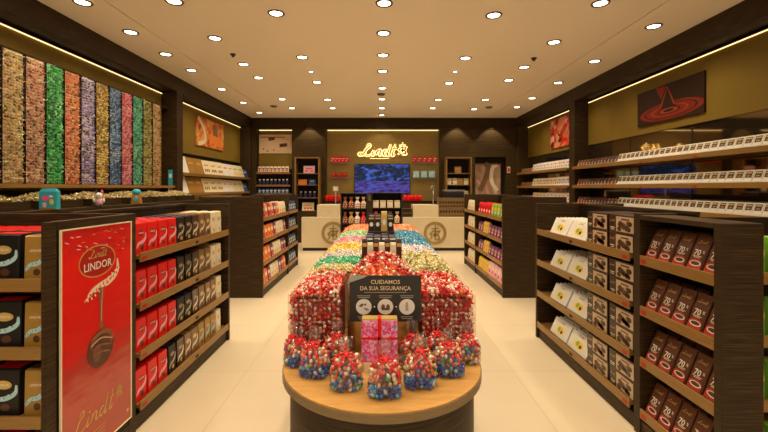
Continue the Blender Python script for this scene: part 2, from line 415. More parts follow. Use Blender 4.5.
def gable(w, h, d, m, band, ball, badge, topm=None):
    mb = MB(); mb.pack([(0, w/2*.97, d/2*.97), (.015*h, w/2, d/2), (.975*h, w/2*.985, d/2*.90), (.99*h, w/2*.975, d/2*.80), (h, w/2*.96, d/2*.5)], m)
    yf = lambda z: -d/2*(1-.1*min(1, max(0, z/h-.02)/.88))-.0012
    linband(mb, w*.92, h*.95, front(yf), band, ball, badge)
    if topm: mb.box(-w*.4, w*.4, -d*.28, d*.28, h, h+.002, topm)
    return mb
G = {}
G['red'] = proto('truffle_bag', gable(.122, .222, .10, redp, pinkl, choc, redd, redd))
G['black'] = proto('truffle_bag', gable(.115, .222, .10, blk, mat('taupe_print', (.40, .34, .25), .4), goldp, brownp, navy))
G['brown'] = proto('truffle_bag', gable(.115, .222, .10, chocd, creamc, goldp, brownp, choc))
G['caramel'] = proto('truffle_bag', gable(.115, .222, .10, brownp, creamc, choc, goldp, tanp))
G['cream'] = proto('truffle_bag', gable(.115, .222, .10, creamc, white, goldp, goldp, creamc))
G['bigblack'] = proto('truffle_bag', gable(.16, .232, .12, blk, blueL, choc, goldp, redp))
G['gold'] = proto('truffle_bag', gable(.112, .225, .10, mat('old_gold_print', (.34, .19, .03), .4), blueL, choc, tanp, brownp))
seq = ['red']*4 + ['black']*2 + ['brown'] + ['caramel']*2 + ['cream']*2
wid = {'red': .137}
cname = {'red': 'red', 'black': 'black', 'brown': 'dark brown', 'caramel': 'caramel brown', 'cream': 'cream white', 'gold': 'golden'}
rows_ = ['front row', 'second row', 'third row']
for si, z in enumerate(SH):
    sq = seq if si < 2 else (['red']*(4 if si == 2 else 3) + ['black']*(2 if si == 2 else 1) + ['brown'] + ['caramel']*(3 if si == 2 else 2) + (['cream'] if si == 2 else ['gold']*3 + ['cream']))
    y = 2.69+.05
    for ci, k in enumerate(sq):
        ww = wid.get(k, .128); y += ww/2+.002
        if y + ww/2 > 4.34: break
        for r_ in range(3 if si == 0 else 2):
            G[k].put((-1.64-.085-r_*.118, y+random.uniform(-.002, .002), z+.001), R(90+random.uniform(-2, 2)),
                     f'{cname[k]} truffle bag, {SN[si]} past red poster, {rows_[r_]}, {ORD[ci]} from poster', 'chocolate bag', 'truffle bags on the near left rack')
        y += ww/2+.002
# other side, only the tops show over the spine
for ci in range(10):
    G['cream' if ci > 3 else 'gold'].put((-1.64-.48-.1, 2.82+ci*.14, SH[0]+.001), R(-90), f'pale bag behind centre panel of near left rack, {ORD[ci]} from poster', 'chocolate bag', 'truffle bags on the far side of the near left rack')
# end unit facing the camera: black, gold; red ones behind
for si, z in enumerate(SH[:3] + [SH[3]]):
    for ci, (x, k) in enumerate(((-1.730, 'gold'), (-1.880, 'bigblack'), (-2.05, 'bigblack'), (-2.21, 'gold'), (-2.35, 'gold'))):
        for r_ in range(2):
            n = 'black' if k == 'bigblack' else 'gold'
            G[k].put((x, 2.055+r_*.135, z+.001), R(random.uniform(-3, 3)), f'{"large black" if n == "black" else "golden caramel"} bag, {SN[si]} facing camera, {rows_[r_]}, {ORD[ci]} from poster', 'chocolate bag', 'truffle bags on the left end rack')
for ci in range(6):
    for r_ in range(2):
        G['red'].put((-1.78-ci*.13, 2.38+r_*.13, SH[0]+.001), 0, f'red bag at the back of left end rack, {ORD[ci]} from poster, {rows_[r_]}', 'chocolate bag', 'red truffle bags behind the black ones')

# 70% pouches
def pouch(w, h, d, m, topgold, cupred, lean=12):
    mb = MB(); mb.pack([(0, w/2*.97, d/2), (.06*h, w/2, d/2), (.45*h, w/2, d/2*.8), (.85*h, w/2*.98, d/2*.25), (h, w/2*.98, d/2*.07)], m, .3)
    def yf(z):
        t = z/h
        f_ = np.interp(t, [0, .06, .45, .85, 1], [1, 1, .8, .25, .07]); return -d/2*float(f_)-.001
    mp = front(yf)
    mb.rect(-w*.44, w*.44, h*.03, h*.20, mp, cupred); mb.ell(0, h*.20, w*.44, h*.10, mp, cupred, 18)
    mp2 = lambda x, z: (x, yf(z)-.0006, z); mp3 = lambda x, z: (x, yf(z)-.0011, z)
    mb.ell(w*.04, h*.175, w*.38, h*.075, mp2, white, 18); mb.ell(w*.04, h*.18, w*.30, h*.052, mp3, choc, 18)
    mb.text('70', h*.23, -w*.07, h*.40, mp, white); mb.text('%', h*.11, w*.32, h*.47, mp, white)
    mb.rect(-w*.3, w*.3, h*.37, h*.385, mp, creamc); mb.rect(-w*.22, w*.22, h*.335, h*.35, mp, creamc)
    script(mb, w*.62, 0, h*.74, mp, topgold)
    return mb.xform(Matrix.Rotation(R(-lean), 4, 'X') @ Matrix.Translation((0, 0, 0)))
STR = [[(.70,.80),(.86,1.0),(1.02,.98),(1.0,.80),(.78,.66),(.62,.48),(.50,.24),(.30,.06),(.06,.04),(.02,.16),(.20,.20),(.52,.06),(.86,-.02),(1.12,.12)],
       [(1.36,.50),(1.22,.12),(1.29,.02),(1.44,.16)], [(1.70,.50),(1.54,.02)], [(1.62,.22),(1.84,.47),(2.0,.42),(1.90,.10),(1.98,.02),(2.12,.14)],
       [(2.60,.42),(2.42,.48),(2.25,.26),(2.26,.05),(2.42,.03),(2.60,.24)], [(2.92,1.04),(2.62,.10),(2.70,.02),(2.86,.14)],
       [(3.36,1.04),(3.06,.10),(3.14,.02),(3.32,.14)], [(3.04,.62),(3.24,.66),(3.50,.64)]]
def script(mb, w, x, z, mp, m, wd=.10):
    s = w/3.5
    for st in STR:
        mb.ribbon([(x-w/2+p[0]*s, z+p[1]*s) for p in st], lambda t: s*wd*(.7+.6*math.sin(t*PI)), mp, m)
    mb.ell(x-w/2+1.44*s, z+.72*s, s*.06, s*.06, mp, m, 8)
def crest(mb, x, z, s, mp, m):
    mb.ribbon([(x, z-.45*s), (x+.02*s, z+.5*s)], .07*s, mp, m, False); mb.ribbon([(x-.25*s, z+.28*s), (x+.25*s, z+.30*s)], .07*s, mp, m, False)
    mb.ribbon([(x-.35*s, z-.1*s), (x-.12*s, z+.12*s), (x+.15*s, z+.10*s), (x+.36*s, z+.16*s)], .11*s, mp, m); mb.ribbon([(x+.28*s, z+.12*s), (x+.2*s, z-.12*s), (x+.3*s, z-.38*s), (x+.05*s, z-.42*s)], .12*s, mp, m)
    mb.ribbon([(x-.28*s, z-.05*s), (x-.22*s, z-.28*s), (x-.34*s, z-.4*s)], .10*s, mp, m); mb.ell(x, z-.12*s, .16*s, .14*s, mp, m, 12)
chp = mat('cocoa_brown', (.105, .034, .012), .45, spec=.3); cup = mat('cup_red', (.42, .035, .02), .35)
P70 = proto('cocoa_pouch', pouch(.106, .210, .055, chp, goldp, cup, 16))
for si, z in enumerate(SH):
    for ci in range(5):
        for r_ in range(2):
            P70.put((1.73+.048+r_*.075, 2.595-ci*.118, z+.001), R(-90+random.uniform(-2, 2)), f'brown 70% cocoa pouch, {SN[si]} of right end rack, {rows_[r_]}, {ORD[ci]} from far post', 'cocoa pouch', 'cocoa pouches on the right end rack')
YG = proto('drink_pouch', gable(.11, .2, .08, greenp, yellow, orange, goldp))
for si, z in enumerate(SH):
    for ci in range(4):
        YG.put((1.73+.225+.06+ci*.13, 2.19, z+.001), 0, f'green bag facing camera beside right end panel, {SN[si]}, {ORD[ci]} from panel', 'sweet bag', 'green bags at the right edge')

# white leaning packs (thin, one behind another)
mb = MB(); W_, H_, D_ = .345, .165, .030
mb.pack([(0, W_/2, D_/2), (H_, W_/2, D_/2)], white, .1)
mp = front(-D_/2-.001)
mb.rect(-W_*.30, W_*.30, H_*.14, H_*.70, mp, creamc); mb.ell(W_*.02, H_*.40, W_*.19, H_*.2, lambda x, z: (x, -D_/2-.0016, z), yellow, 16)
mb.ell(-W_*.06, H_*.44, W_*.07, H_*.13, lambda x, z: (x, -D_/2-.0022, z), greenp, 12); mb.ell(W_*.10, H_*.34, W_*.06, H_*.10, lambda x, z: (x, -D_/2-.0022, z), choc, 12)
script(mb, W_*.26, 0, H_*.80, mp, gold); mb.xform(Matrix.Rotation(R(-24), 4, 'X'))
WP = proto('praline_box', mb)
# brown biscuit boxes
mb = MB(); W_, H_, D_ = .30, .132, .17
mb.pack([(0, W_/2, D_/2), (H_, W_/2, D_/2)], chocd, .03)
mp = front(-D_/2-.001); mp2 = front(-D_/2-.0016); mp3 = front(-D_/2-.0022)
mb.rect(-W_*.20, W_*.47, H_*.08, H_*.92, mp, mat('biscuit_print', (.55, .40, .25), .4))
for q in range(14):
    mb.ell(W_*(-.07+.42*(q*.37 % 1)), H_*(.24+.36*(q*.61 % 1)), W_*.085, H_*.14, mp2 if q % 2 else mp3, (choc, brownp, chocd)[q % 3], 12)
mb.rect(W_*.0, W_*.32, H_*.74, H_*.82, mp2, choc); script(mb, W_*.2, -W_*.35, H_*.62, mp, goldp); mb.rect(-W_*.44, -W_*.26, H_*.25, H_*.30, mp, creamc); mb.rect(-W_*.42, -W_*.28, H_*.15, H_*.19, mp, creamc)
BB = proto('biscuit_box', mb)
for si, z in enumerate(SH):
    for ci, y in enumerate((3.97, 3.60)):
        for r_ in range(7):
            WP.put((1.73+.045+r_*.041, y, z+.006), R(-90), f'white pictured box, near right rack, {SN[si]}, {"farther" if ci == 0 else "nearer"} column, {ORD[r_]} from aisle', 'chocolate box', 'white boxes leaning on the near right rack')
    for ci, y in enumerate((3.24, 2.915)):
        for r_ in range(2):
            for lv in range(2):
                BB.put((1.73+.112+r_*.18, y+(random.uniform(-.004, .004)), z+.001+lv*.1335), R(-90+random.uniform(-1, 1)), f'brown biscuit box, {SN[si]}, {"upper" if lv else "lower"} in {"farther" if ci == 0 else "nearer"} stack, {"front" if r_ == 0 else "back"} row', 'biscuit box', 'brown biscuit boxes on the near right rack')

# ------------------------------------------------------------ poster on the near left rack
e = empty('poster', 'tall red poster with a chocolate truffle on the left rack side', 'poster', (-1.638, 2.333, .154))
pm = mat('poster_print', (.6, .02, .02), .35, spec=.25)
N, L, b = nodes(pm)
tc = N.new('ShaderNodeTexCoord'); sp = N.new('ShaderNodeSeparateXYZ'); L.new(tc.outputs['Object'], sp.inputs[0])
mp_ = N.new('ShaderNodeMapping'); mp_.inputs['Scale'].default_value = (1, 1.5, 6); L.new(tc.outputs['Object'], mp_.inputs[0])
nz = N.new('ShaderNodeTexNoise'); nz.inputs['Scale'].default_value = 3; nz.inputs['Detail'].default_value = 6; L.new(mp_.outputs[0], nz.inputs['Vector'])
ma = N.new('ShaderNodeMath'); ma.operation = 'MULTIPLY_ADD'; ma.inputs[1].default_value = .30; L.new(nz.outputs['Fac'], ma.inputs[0])
m2 = N.new('ShaderNodeMath'); m2.operation = 'MULTIPLY_ADD'; m2.inputs[1].default_value = .62; m2.inputs[2].default_value = -.06; L.new(sp.outputs['Z'], m2.inputs[0]); L.new(m2.outputs[0], ma.inputs[2])
rr = ramp(N, [(.0, (.42, .10, .07)), (.30, (.50, .11, .08)), (.40, (.42, .03, .02)), (.47, (.62, .008, .006)), (.76, (.78, .010, .008)), (.88, (.55, .008, .01)), (.95, (.70, .08, .04)), (1.0, (.60, .04, .05))])
L.new(ma.outputs[0], rr.inputs[0]); L.new(rr.outputs[0], b.inputs['Base Color'])
def pmap(off): return lambda x, z: (.006+off, x, z)
rn = random.Random(3); mb = B(0, .006, -.285, .285, 0, 1.274, pm)
for q in range(60):
    x = rn.uniform(-.26, .27); z = rn.uniform(1.12, 1.26)-.10*max(0, x); mb.ell(x, z, rn.uniform(.008, .022), .003, pmap(.0006+.00001*q), (orange, pinkl, redd, redd)[q % 4], 8, rn.uniform(-.4, .1))
mb.build('print', e)
mb = MB()
for a, b_, c_, d_ in ((-.292, -.284, -.006, 1.28), (.284, .292, -.006, 1.28)): mb.box(0, .010, a, b_, c_, d_, creamc)
mb.box(0, .010, -.284, .284, -.006, .001, creamc); mb.box(0, .010, -.284, .284, 1.273, 1.28, creamc); mb.build('frame', e)
mb = MB(); OX, OZ = -.02, 1.075
mb.ring(OX, OZ, .150, .092, .007, pmap(.002), goldp, 36); mb.ell(OX, OZ, .143, .085, pmap(.001), redd, 32)
mb.text('LINDOR', .062, OX, OZ-.045, pmap(.003), white); script(mb, .15, OX, OZ+.022, pmap(.003), goldp, .13); mb.build('badge', e)
mb = MB()
mb.ribbon([(.150, 1.06), (.150, .99), (.09, .945), (.0, .925), (-.07, .905), (-.125, .86)], lambda t: .010+.034*math.sin(t*PI), pmap(.0015), creamc)
for q in range(30):
    t = q/29; x = .16-.28*t; z = 1.0-.13*t+.014*math.sin(q*2.3)-.014*math.sin(t*PI)
    mb.ell(x, z, .010, .005, pmap(.0022), redp if q % 3 else white, 8, rot=q)
mb.build('swirl', e)
mb = MB(); choc_l = mat('melted_chocolate', (.30, .10, .045), .25, coat=.5); choc_h = mat('chocolate_highlight', (.58, .34, .24), .25)
mb.ribbon([(.01, .915), (.005, .84), (.005, .76), (.01, .66)], lambda t: .058-.032*math.sin(t*PI*.8), pmap(.0018), choc_l)
mb.ribbon([(.018, .915), (.010, .83), (.008, .72)], .007, pmap(.0024), choc_h)
mb.ell(.005, .565, .112, .108, pmap(.002), choc, 28); mb.ell(.015, .60, .095, .066, pmap(.0026), choc_l, 24); mb.ell(.01, .585, .080, .056, pmap(.0028), choc, 20); mb.ell(-.03, .54, .035, .05, pmap(.0029), mat('truffle_sheen', (.16, .06, .035), .25), 20)
for q in range(4): mb.ribbon([(-.085+.01*q, .63-.03*q), (.005, .66-.04*q), (.10-.005*q, .625-.035*q)], .008, pmap(.0032), choc_h if q == 1 else choc_l)
mb.build('truffle_picture', e)
mb = MB(); script(mb, .36, -.055, .165, pmap(.002), goldp, .075); mb.build('logo', e)
mb = MB(); crest(mb, .165, .235, .075, pmap(.002), goldp); mb.build('crest', e)
for q in range(3): MB().rect(-.10, .04, .105-.02*q, .108-.02*q, pmap(.002), goldp).build('caption_line', e)
MB().ell(.25, .065, .012, .012, pmap(.002), goldp, 10).build('print_mark', e)

# ------------------------------------------------------------ far racks
def smallbag(w, h, d, m, c1, c2, c3):
    mb = MB(); mb.pack([(0, w/2*.95, d/2), (.1*h, w/2, d/2), (.85*h, w/2*.96, d/2*.6), (h, w/2*.92, d/2*.3)], m, .25)
    mp = lambda x, z: (x, -d/2*(1-.4*max(0, z/h-.1)/.75)-.0015, z)
    mb.rect(-w*.36, w*.36, h*.50, h*.74, mp, c1); mb.ell(0, h*.32, w*.26, h*.12, mp, c2, 14); mb.rect(-w*.3, w*.3, h*.06, h*.13, mp, c3); return mb
Q = {'orange': proto('sweet_bag', smallbag(.155, .215, .1, orange, creamc, redp, creamc)),
     'white': proto('sweet_bag', smallbag(.155, .215, .1, creamc, white, goldp, orange)),
     'purple': proto('sweet_bag', smallbag(.155, .215, .1, purple, creamc, redp, pinkl)),
     'red': proto('sweet_bag', smallbag(.14, .2, .1, redp, redd, white, redp)),
     'green': proto('sweet_bag', smallbag(.14, .2, .1, greenp, yellow, white, greenp)),
     'yellow': proto('sweet_bag', smallbag(.155, .2, .1, yellow, goldp, orange, yellow)),
     'plum': proto('sweet_bag', smallbag(.155, .17, .1, purple, goldp, pinkl, redd)),
     'pink': proto('sweet_bag', smallbag(.155, .23, .1, pinkl, creamc, redp, pinkl)),
     'blue': proto('sweet_bag', smallbag(.14, .2, .1, navy, blueL, white, bluep))}
for si, z in enumerate(SH):
    for ci in range(9):
        k = ('purple', 'purple', 'orange', 'orange', 'orange', 'purple', 'white', 'white', 'white')[(ci+si) % 9] if si else ('purple', 'orange', 'purple', 'orange', 'purple', 'orange', 'white', 'white', 'white')[ci]
        for r_ in range(2 if si == 0 else 1):
            Q[k].put((-1.76-.075-r_*.12, 6.0+.14+ci*.172, z+.001), R(90), f'{k} sweet bag, far left rack, {SN[si]}, {ORD[ci]} from camera, {rows_[r_]}', 'sweet bag', 'bags on the far left rack')
    for ci in range(5):
        Q['blue'].put((-1.76-.075, 7.82+ci*.15, z+.001), R(90), f'navy sweet bag, last bay of far left rack, {SN[si]}, {ORD[ci]} from camera', 'sweet bag', 'navy bags on the far left rack')
pal = [['green']*4+['red']*5, ['plum']*5+['yellow']*2+['plum']*2, ['plum']*5+['yellow']*2+['plum']*2, ['pink']*5+['yellow']*4]
for si, z in enumerate(SH):
    for ci in range(9):
        k = pal[si][ci]
        for r_ in range(2 if si == 0 else 1):
            Q[k].put((1.84+.075+r_*.12, 6.0+.15+ci*.172, z+.001), R(-90), f'{k} sweet bag, far right rack, {SN[si]}, {ORD[ci]} from camera, {rows_[r_]}', 'sweet bag', 'bags on the far right rack')
    for ci in range(4):
        Q['white'].put((1.84+.075, 7.9+ci*.18, z+.001), R(-90), f'pale sweet bag, last bay of far right rack, {SN[si]}, {ORD[ci]} from camera', 'sweet bag', 'pale bags on the far right rack')

# ------------------------------------------------------------ wrapped sweets
def candy_geo(lod=0):
    n, k = (8, 5) if lod == 0 else (6, 4)
    m_ = MB(); m_.ball((0, 0, 0), (1.0, .80, .80), mat('tmp', (1, 0, 0)), n, k)
    # poles along x: rotate so that the ends of the ball carry the twisted wrapper
    V = [(p[0], p[1], p[2]) for p in m_.v]; V = [(z*1.2, y, x*.8) for x, y, z in V]; Fc = list(m_.f)
    for sgn, pole in ((-1, 0), (1, len(V)-1)):
        o = len(V); q = 6 if lod == 0 else 5
        for j in range(q):
            a = 2*PI*j/q; V.append((sgn*(1.62+(.12 if j % 2 else -.1)), .5*math.cos(a), (.5 if j % 2 else .3)*math.sin(a)))
        for j in range(q): Fc.append((pole, o+j, o+(j+1) % q))
    return np.array(V), Fc
CV, CF = candy_geo(0); CV1, CF1 = candy_geo(1)
CVR = CV.copy(); CVR[np.abs(CVR[:, 0]) > 1.3] *= np.array([.82, .6, .6])
def rotm(r):
    q = r.normal(size=4); q /= np.linalg.norm(q); w_, x, y, z = q
    return np.array([[1-2*(y*y+z*z), 2*(x*y-z*w_), 2*(x*z+y*w_)], [2*(x*y+z*w_), 1-2*(x*x+z*z), 2*(y*z-x*w_)], [2*(x*z-y*w_), 2*(y*z+x*w_), 1-2*(x*x+y*y)]])
def candies(name, pts, s, m, parent=None, core=None, loc=(0, 0, 0)):
    V = []; Fs = []; off = 0
    for p in pts:
        V.append(CV1 @ rotm(rng).T * s * (np.array([1, 1, 1])) + np.array(p)); Fs += [tuple(off+i for i in f) for f in CF1]; off += len(CV1)
    V = np.concatenate(V) if V else np.zeros((0, 3))
    mb = MB(); mb.v = [tuple(map(float, v)) for v in V]; mb.f = Fs; mb.mi = [0]*len(Fs); mb.sm = [True]*len(Fs); mb.mats = [m]
    if core: core(mb)
    return mb.build(name, parent, loc)
tw = lambda c: tuple(min(1, x*1.0) for x in c)
RED, WH, PK, ORG, GLD = (.72, .012, .012), (.86, .76, .66), (.80, .22, .18), (.80, .16, .03), (.75, .48, .14)
cm = {
 'red': candy_mat('wrapped_red', [RED, WH, (.78, .03, .02), PK, RED, ORG, (.5, .01, .02), (.85, .50, .36), (.84, .62, .5), WH, (.6, .02, .03), (.82, .35, .28)]),
 'redfront': candy_mat('wrapped_red_mix', [(.55, .02, .03), (.5, .22, .35), WH, (.45, .03, .1), PK, RED]),
 'beige': candy_mat('wrapped_beige', [(.80, .62, .36), (.85, .75, .5), (.55, .58, .18), (.8, .5, .2), WH]),
 'green': candy_mat('wrapped_green', [(.04, .5, .22), (.1, .6, .35), (.6, .8, .6), (.03, .4, .2)]),
 'lav': candy_mat('wrapped_lavender', [(.75, .72, .85), (.45, .38, .72), (.85, .8, .75), WH, (.8, .7, .4)]),
 'yellow': candy_mat('wrapped_yellow', [(.85, .62, .08), (.9, .75, .2), (.85, .8, .5), (.8, .5, .05)]),
 'pink': candy_mat('wrapped_pink', [(.85, .35, .4), (.85, .7, .7), (.8, .2, .25), (.6, .5, .7)]),
 'aqua': candy_mat('wrapped_aqua', [(.1, .55, .45), (.3, .7, .4), (.8, .8, .6), (.7, .7, .2)]),
 'orange': candy_mat('wrapped_orange', [(.85, .3, .06), (.85, .2, .1), (.85, .6, .35)]),
 'blue': candy_mat('wrapped_blue', [(.02, .16, .42), (.03, .35, .55), (.10, .48, .62), (.02, .10, .3), (.3, .6, .7)]),
 'sand': candy_mat('wrapped_sand', [(.80, .70, .40), (.5, .5, .15), (.85, .8, .6), (.25, .25, .1), (.8, .6, .2)]),
}
cm['tray'] = candy_mat('wrapped_tray', [(.55, .45, .22), (.35, .38, .12), (.62, .52, .35), (.45, .25, .1), (.3, .2, .1), (.6, .5, .2)])
# ------------------------------------------------------------ island table
TX = .01
e = empty('island_table', 'long wooden island table with a rounded front end', 'table', (TX, 2.1, 0))
def stadium(r, y1, n=28): return [(r*math.cos(PI+PI*k/n), r*math.sin(PI+PI*k/n)) for k in range(n+1)] + [(r, y1), (-r, y1)]
mb = MB()
pr = stadium(.508, 3.6); mb.loft([[(x, y, z) for x, y in pr] for z in (.708, .745)], rim_m)
pr2 = stadium(.503, 3.595); mb.loft([[(x, y, z) for x, y in pr2] for z in (.745, .75)], table_m)
mb.build('tabletop', e)
pr = stadium(.47, 3.55, 40); mb = MB(); mb.loft([[(x, y, z) for x, y in pr] for z in (.09, .708)], wood); mb.build('base', e)
pr = stadium(.44, 3.52); mb = MB(); mb.loft([[(x, y, z) for x, y in pr] for z in (0, .09)], ebony); mb.build('plinth', e)
e = empty('round_riser', 'round wooden riser behind the safety notice', 'riser', (TX, 2.335, .751))
mb = MB(); mb.cyl((0, 0), .198, .198, 0, .235, table_m, 36); mb.build('drum', e)
mb = MB(); n = 36
mb.add([(.2*math.cos(2*PI*k/n), .2*math.sin(2*PI*k/n), z) for z in (.21, .40) for k in range(n)], [(k, (k+1) % n, n+(k+1) % n, n+k) for k in range(n)], acrylic, True); mb.build('clear_bowl', e)

LX0, LX1, RX0, RX1 = TX-.495, TX-.205, TX+.205, TX+.495
RIM = 1.088
def bin_box(x0, x1, y0, y1, label):
    e = empty('sweet_bin', label, 'sweet bin', ((x0+x1)/2, y0, .751), group='clear sweet bins on the island')
    hx = (x1-x0)/2; d = y1-y0; h = RIM-.751
    B(-hx, hx, 0, .003, 0, h, acrylic).build('front_panel', e); B(-hx, -hx+.003, .0035, d-.002, 0, h, acrylic).build('side_panel', e); B(hx-.003, hx, .0035, d-.002, 0, h, acrylic).build('side_panel', e)
    return e
indiv = []
def heap(x0, x1, y0, y1, key, word, label, dome=.07, sp=.0225, s=.0110, frontface=False, edge=None):
    pts = []; hx = (x1-x0)/2; cx = (x0+x1)/2
    def surf(x, y):
        u = min(1, (x-x0 if cx < 0 else x1-x)/.16); v = min(1, (y-y0)/.12) if frontface else min(1, min(y-y0+.03, y1-y+.03)/.07)
        u = max(0, u); v = max(0, v)
        return RIM-.022+dome*(1-(1-u)**2)*(1-.55*(1-v)**2)
    a = x0+.016
    while a < x1-.012:
        b_ = y0+.016
        while b_ < y1-.010:
            x = a+random.uniform(-.008, .008); y = b_+random.uniform(-.008, .008); x = min(max(x, x0+.014), x1-.014); y = min(max(y, y0+.016), y1-.01)
            pts.append((x, y, surf(x, y)+random.uniform(-.006, .012)))
            b_ += sp
        a += sp
    nt = len(pts)
    fp = []
    if frontface:
        for zz in np.arange(.766, RIM-.005, .024):
            for a in np.arange(x0+.016, x1-.01, .025): fp.append((a+random.uniform(-.006, .006), y0+.018+random.uniform(0, .008), zz+random.uniform(-.006, .006)))
    else:
        pass
    for xs_ in ((x0+.017) if cx < 0 else (x1-.017),):      # outer side seen from a step to the side
        for zz in np.arange(.766, RIM-.01, .03):
            for b_ in np.arange(y0+.04, y1-.01, .03): fp.append((xs_+random.uniform(-.001, .001)*3, b_, zz))
    ckm = mat('red_filling', (.30, .02, .015), .6) if key == 'red' else cm[key]
    def core(mb):
        # filling below the top layer
        g = 8; V = []; Fc = []
        for i in range(g+1):
            for j in range(g+1):
                x = x0+.02+(x1-x0-.04)*i/g; y = y0+.024+(y1-y0-.034)*j/g; V.append((x, y, surf(x, y)-.014))
        for i in range(g):
            for j in range(g): q = i*(g+1)+j; Fc.append((q, q+g+1, q+g+2, q+1))
        mb.add(V, Fc, ckm); mb.box(x0+.026, x1-.026, y0+.03, y1-.012, .755, RIM-.03, ckm)
    return pts, fp, core
bins = []
for side, (x0, x1), yb, ks in (('left', (LX0, LX1), [2.1, 2.545, 2.72, 3.03, 3.28, 3.80, 4.25, 4.85, 5.65], ['red', 'beige', 'green', 'lav', 'yellow', 'pink', 'aqua', 'orange']),
                               ('right', (RX0, RX1), [2.1, 2.545, 3.22, 3.63, 4.85, 5.65], ['red', 'sand', 'lav', 'blue', 'orange'])):
    nm = {'red': 'red and white', 'beige': 'beige and gold', 'green': 'green', 'lav': 'lavender and white', 'yellow': 'yellow', 'pink': 'pink', 'aqua': 'aqua green', 'orange': 'orange', 'sand': 'sand yellow', 'blue': 'blue'}
    for i, k in enumerate(ks):
        y0, y1 = yb[i]+.002, yb[i+1]-.002
        if i: x0, x1 = (LX0, TX-.14) if side == 'left' else (TX+.14, RX1)
        bin_box(x0, x1, y0, y1, f'clear bin holding {nm[k]} wrapped truffles on the {side} side of the island')
        pts, fp, core = heap(x0, x1, y0, y1, k, nm[k], '', frontface=(i == 0), dome=(.050 if i == 0 else .065))
        bins.append((side, k, nm[k], pts, fp, core))
# centre: drum heap
dpts = []
for a in np.arange(-.18, .181, .0225):
    for b_ in np.arange(-.18, .181, .0225):
        r2 = math.hypot(a, b_)
        if r2 < .183: dpts.append((TX+a+random.uniform(-.007, .007), 2.335+b_+random.uniform(-.007, .007), 1.115+.155*(1-(r2/.2)**2)+random.uniform(-.006, .01)))
for zz in np.arange(1.0, 1.12, .022):
    for q in range(46): dpts.append((TX+.181*math.cos(2*PI*q/46), 2.335+.181*math.sin(2*PI*q/46), zz+random.uniform(-.006, .006)))
def dcore(mb): mb.lathe((TX, 2.335, 0), [(.165, .99), (.17, 1.08), (.14, 1.14), (.08, 1.20), (.01, 1.232)], cm['red'], 24)
# nearest red truffles are things of their own
near = []
for bi, (side, k, nmk, pts, fp, core) in enumerate(bins):
    if k == 'red':
        for p in pts: near.append((p[1]-p[2]*.3, 'bin_'+side, p))
        for p in [q for q in fp if q[1] < 2.14]: near.append((p[1]+.5, 'bin_'+side, p))
for p in dpts:
    if p[1] < 2.40: near.append((p[1]-p[2]*.3, 'drum', p))
near.sort(); chosen = near[:300]; cset = set(p for _, _, p in chosen)
cands = {}
def candy_proto():
    mb = MB(); mb.add([tuple(v) for v in CV*.0114], CF, cm['red'], True); return proto('wrapped_truffle', mb)
cp = candy_proto()
wh_ = {'bin_left': 'in the front left bin', 'bin_right': 'in the front right bin', 'drum': 'heaped in the round bowl above the notice'}
for _, w_, p in chosen:
    o = cp.put(p, 0, f'red and white wrapped truffle lying {wh_[w_]}', 'truffle', 'wrapped truffles '+wh_[w_])
    o.rotation_euler = (random.uniform(0, 6), random.uniform(0, 6), random.uniform(0, 6))
for side, k, nmk, pts, fp, core in bins:
    o = candies('truffle_heap', [p for p in pts+fp if p not in cset], .0110, cm[k], core=core)
    tag(o, f'heap of {nmk} wrapped truffles on the {side} side of the island', 'sweets', kind='stuff')
tag(candies('truffle_heap', [p for p in dpts if p not in cset], .0110, cm['red'], core=dcore), 'rest of the red truffles heaped in the round bowl', 'sweets', kind='stuff')

# centre strip of the island: tall packs, then a two-step stand with dark packs
def upack(w, h, d, m, c1, c2):
    mb = MB(); mb.pack([(0, w/2, d/2), (h*.94, w/2, d/2*.9), (h, w/2*.96, d/2*.6)], m, .1); mp = lambda x, z: (x, -d/2-.0015, z)
    mb.rect(-w*.4, w*.4, h*.80, h*.9, mp, c1); mb.ell(0, h*.45, w*.3, h*.15, mp, c2, 14); return mb
e = empty('riser_block', 'low dark riser in the middle of the island behind the round bowl', 'riser', (TX, 3.0, .751))
B(-.135, .135, -.32, .30, 0, .30, wood).build('block', e)
e = empty('riser_block', 'stepped dark riser carrying the blue and gold packs mid island', 'riser', (TX, 4.0, .751))
B(-.135, .135, -.65, 0, 0, .33, wood).build('lower_step', e); B(-.135, .135, .001, .9, 0, .46, wood).build('upper_step', e)
UD = proto('gift_pack', upack(.036, .25, .05, chocd, goldp, choc)); UC = proto('gift_pack', upack(.040, .225, .05, creamc, white, goldp))
x = TX-.133
for i, k in enumerate('dcdcdcd'):
    P_ = UD if k == 'd' else UC; ww = .036 if k == 'd' else .038
    P_.put((x+ww/2, 2.74, 1.0515), 0, f'tall {"dark brown" if k == "d" else "cream"} gift pack behind the round sweet bowl, {ORD[i]} from the left', 'gift pack', 'tall packs behind the round bowl'); x += ww+.002
UN = proto('gift_pack', upack(.06, .16, .05, navy, white, blueL)); UB = proto('gift_pack', upack(.06, .15, .05, black, goldp, white)); UY = proto('gift_pack', upack(.06, .2, .05, goldp, yellow, white))
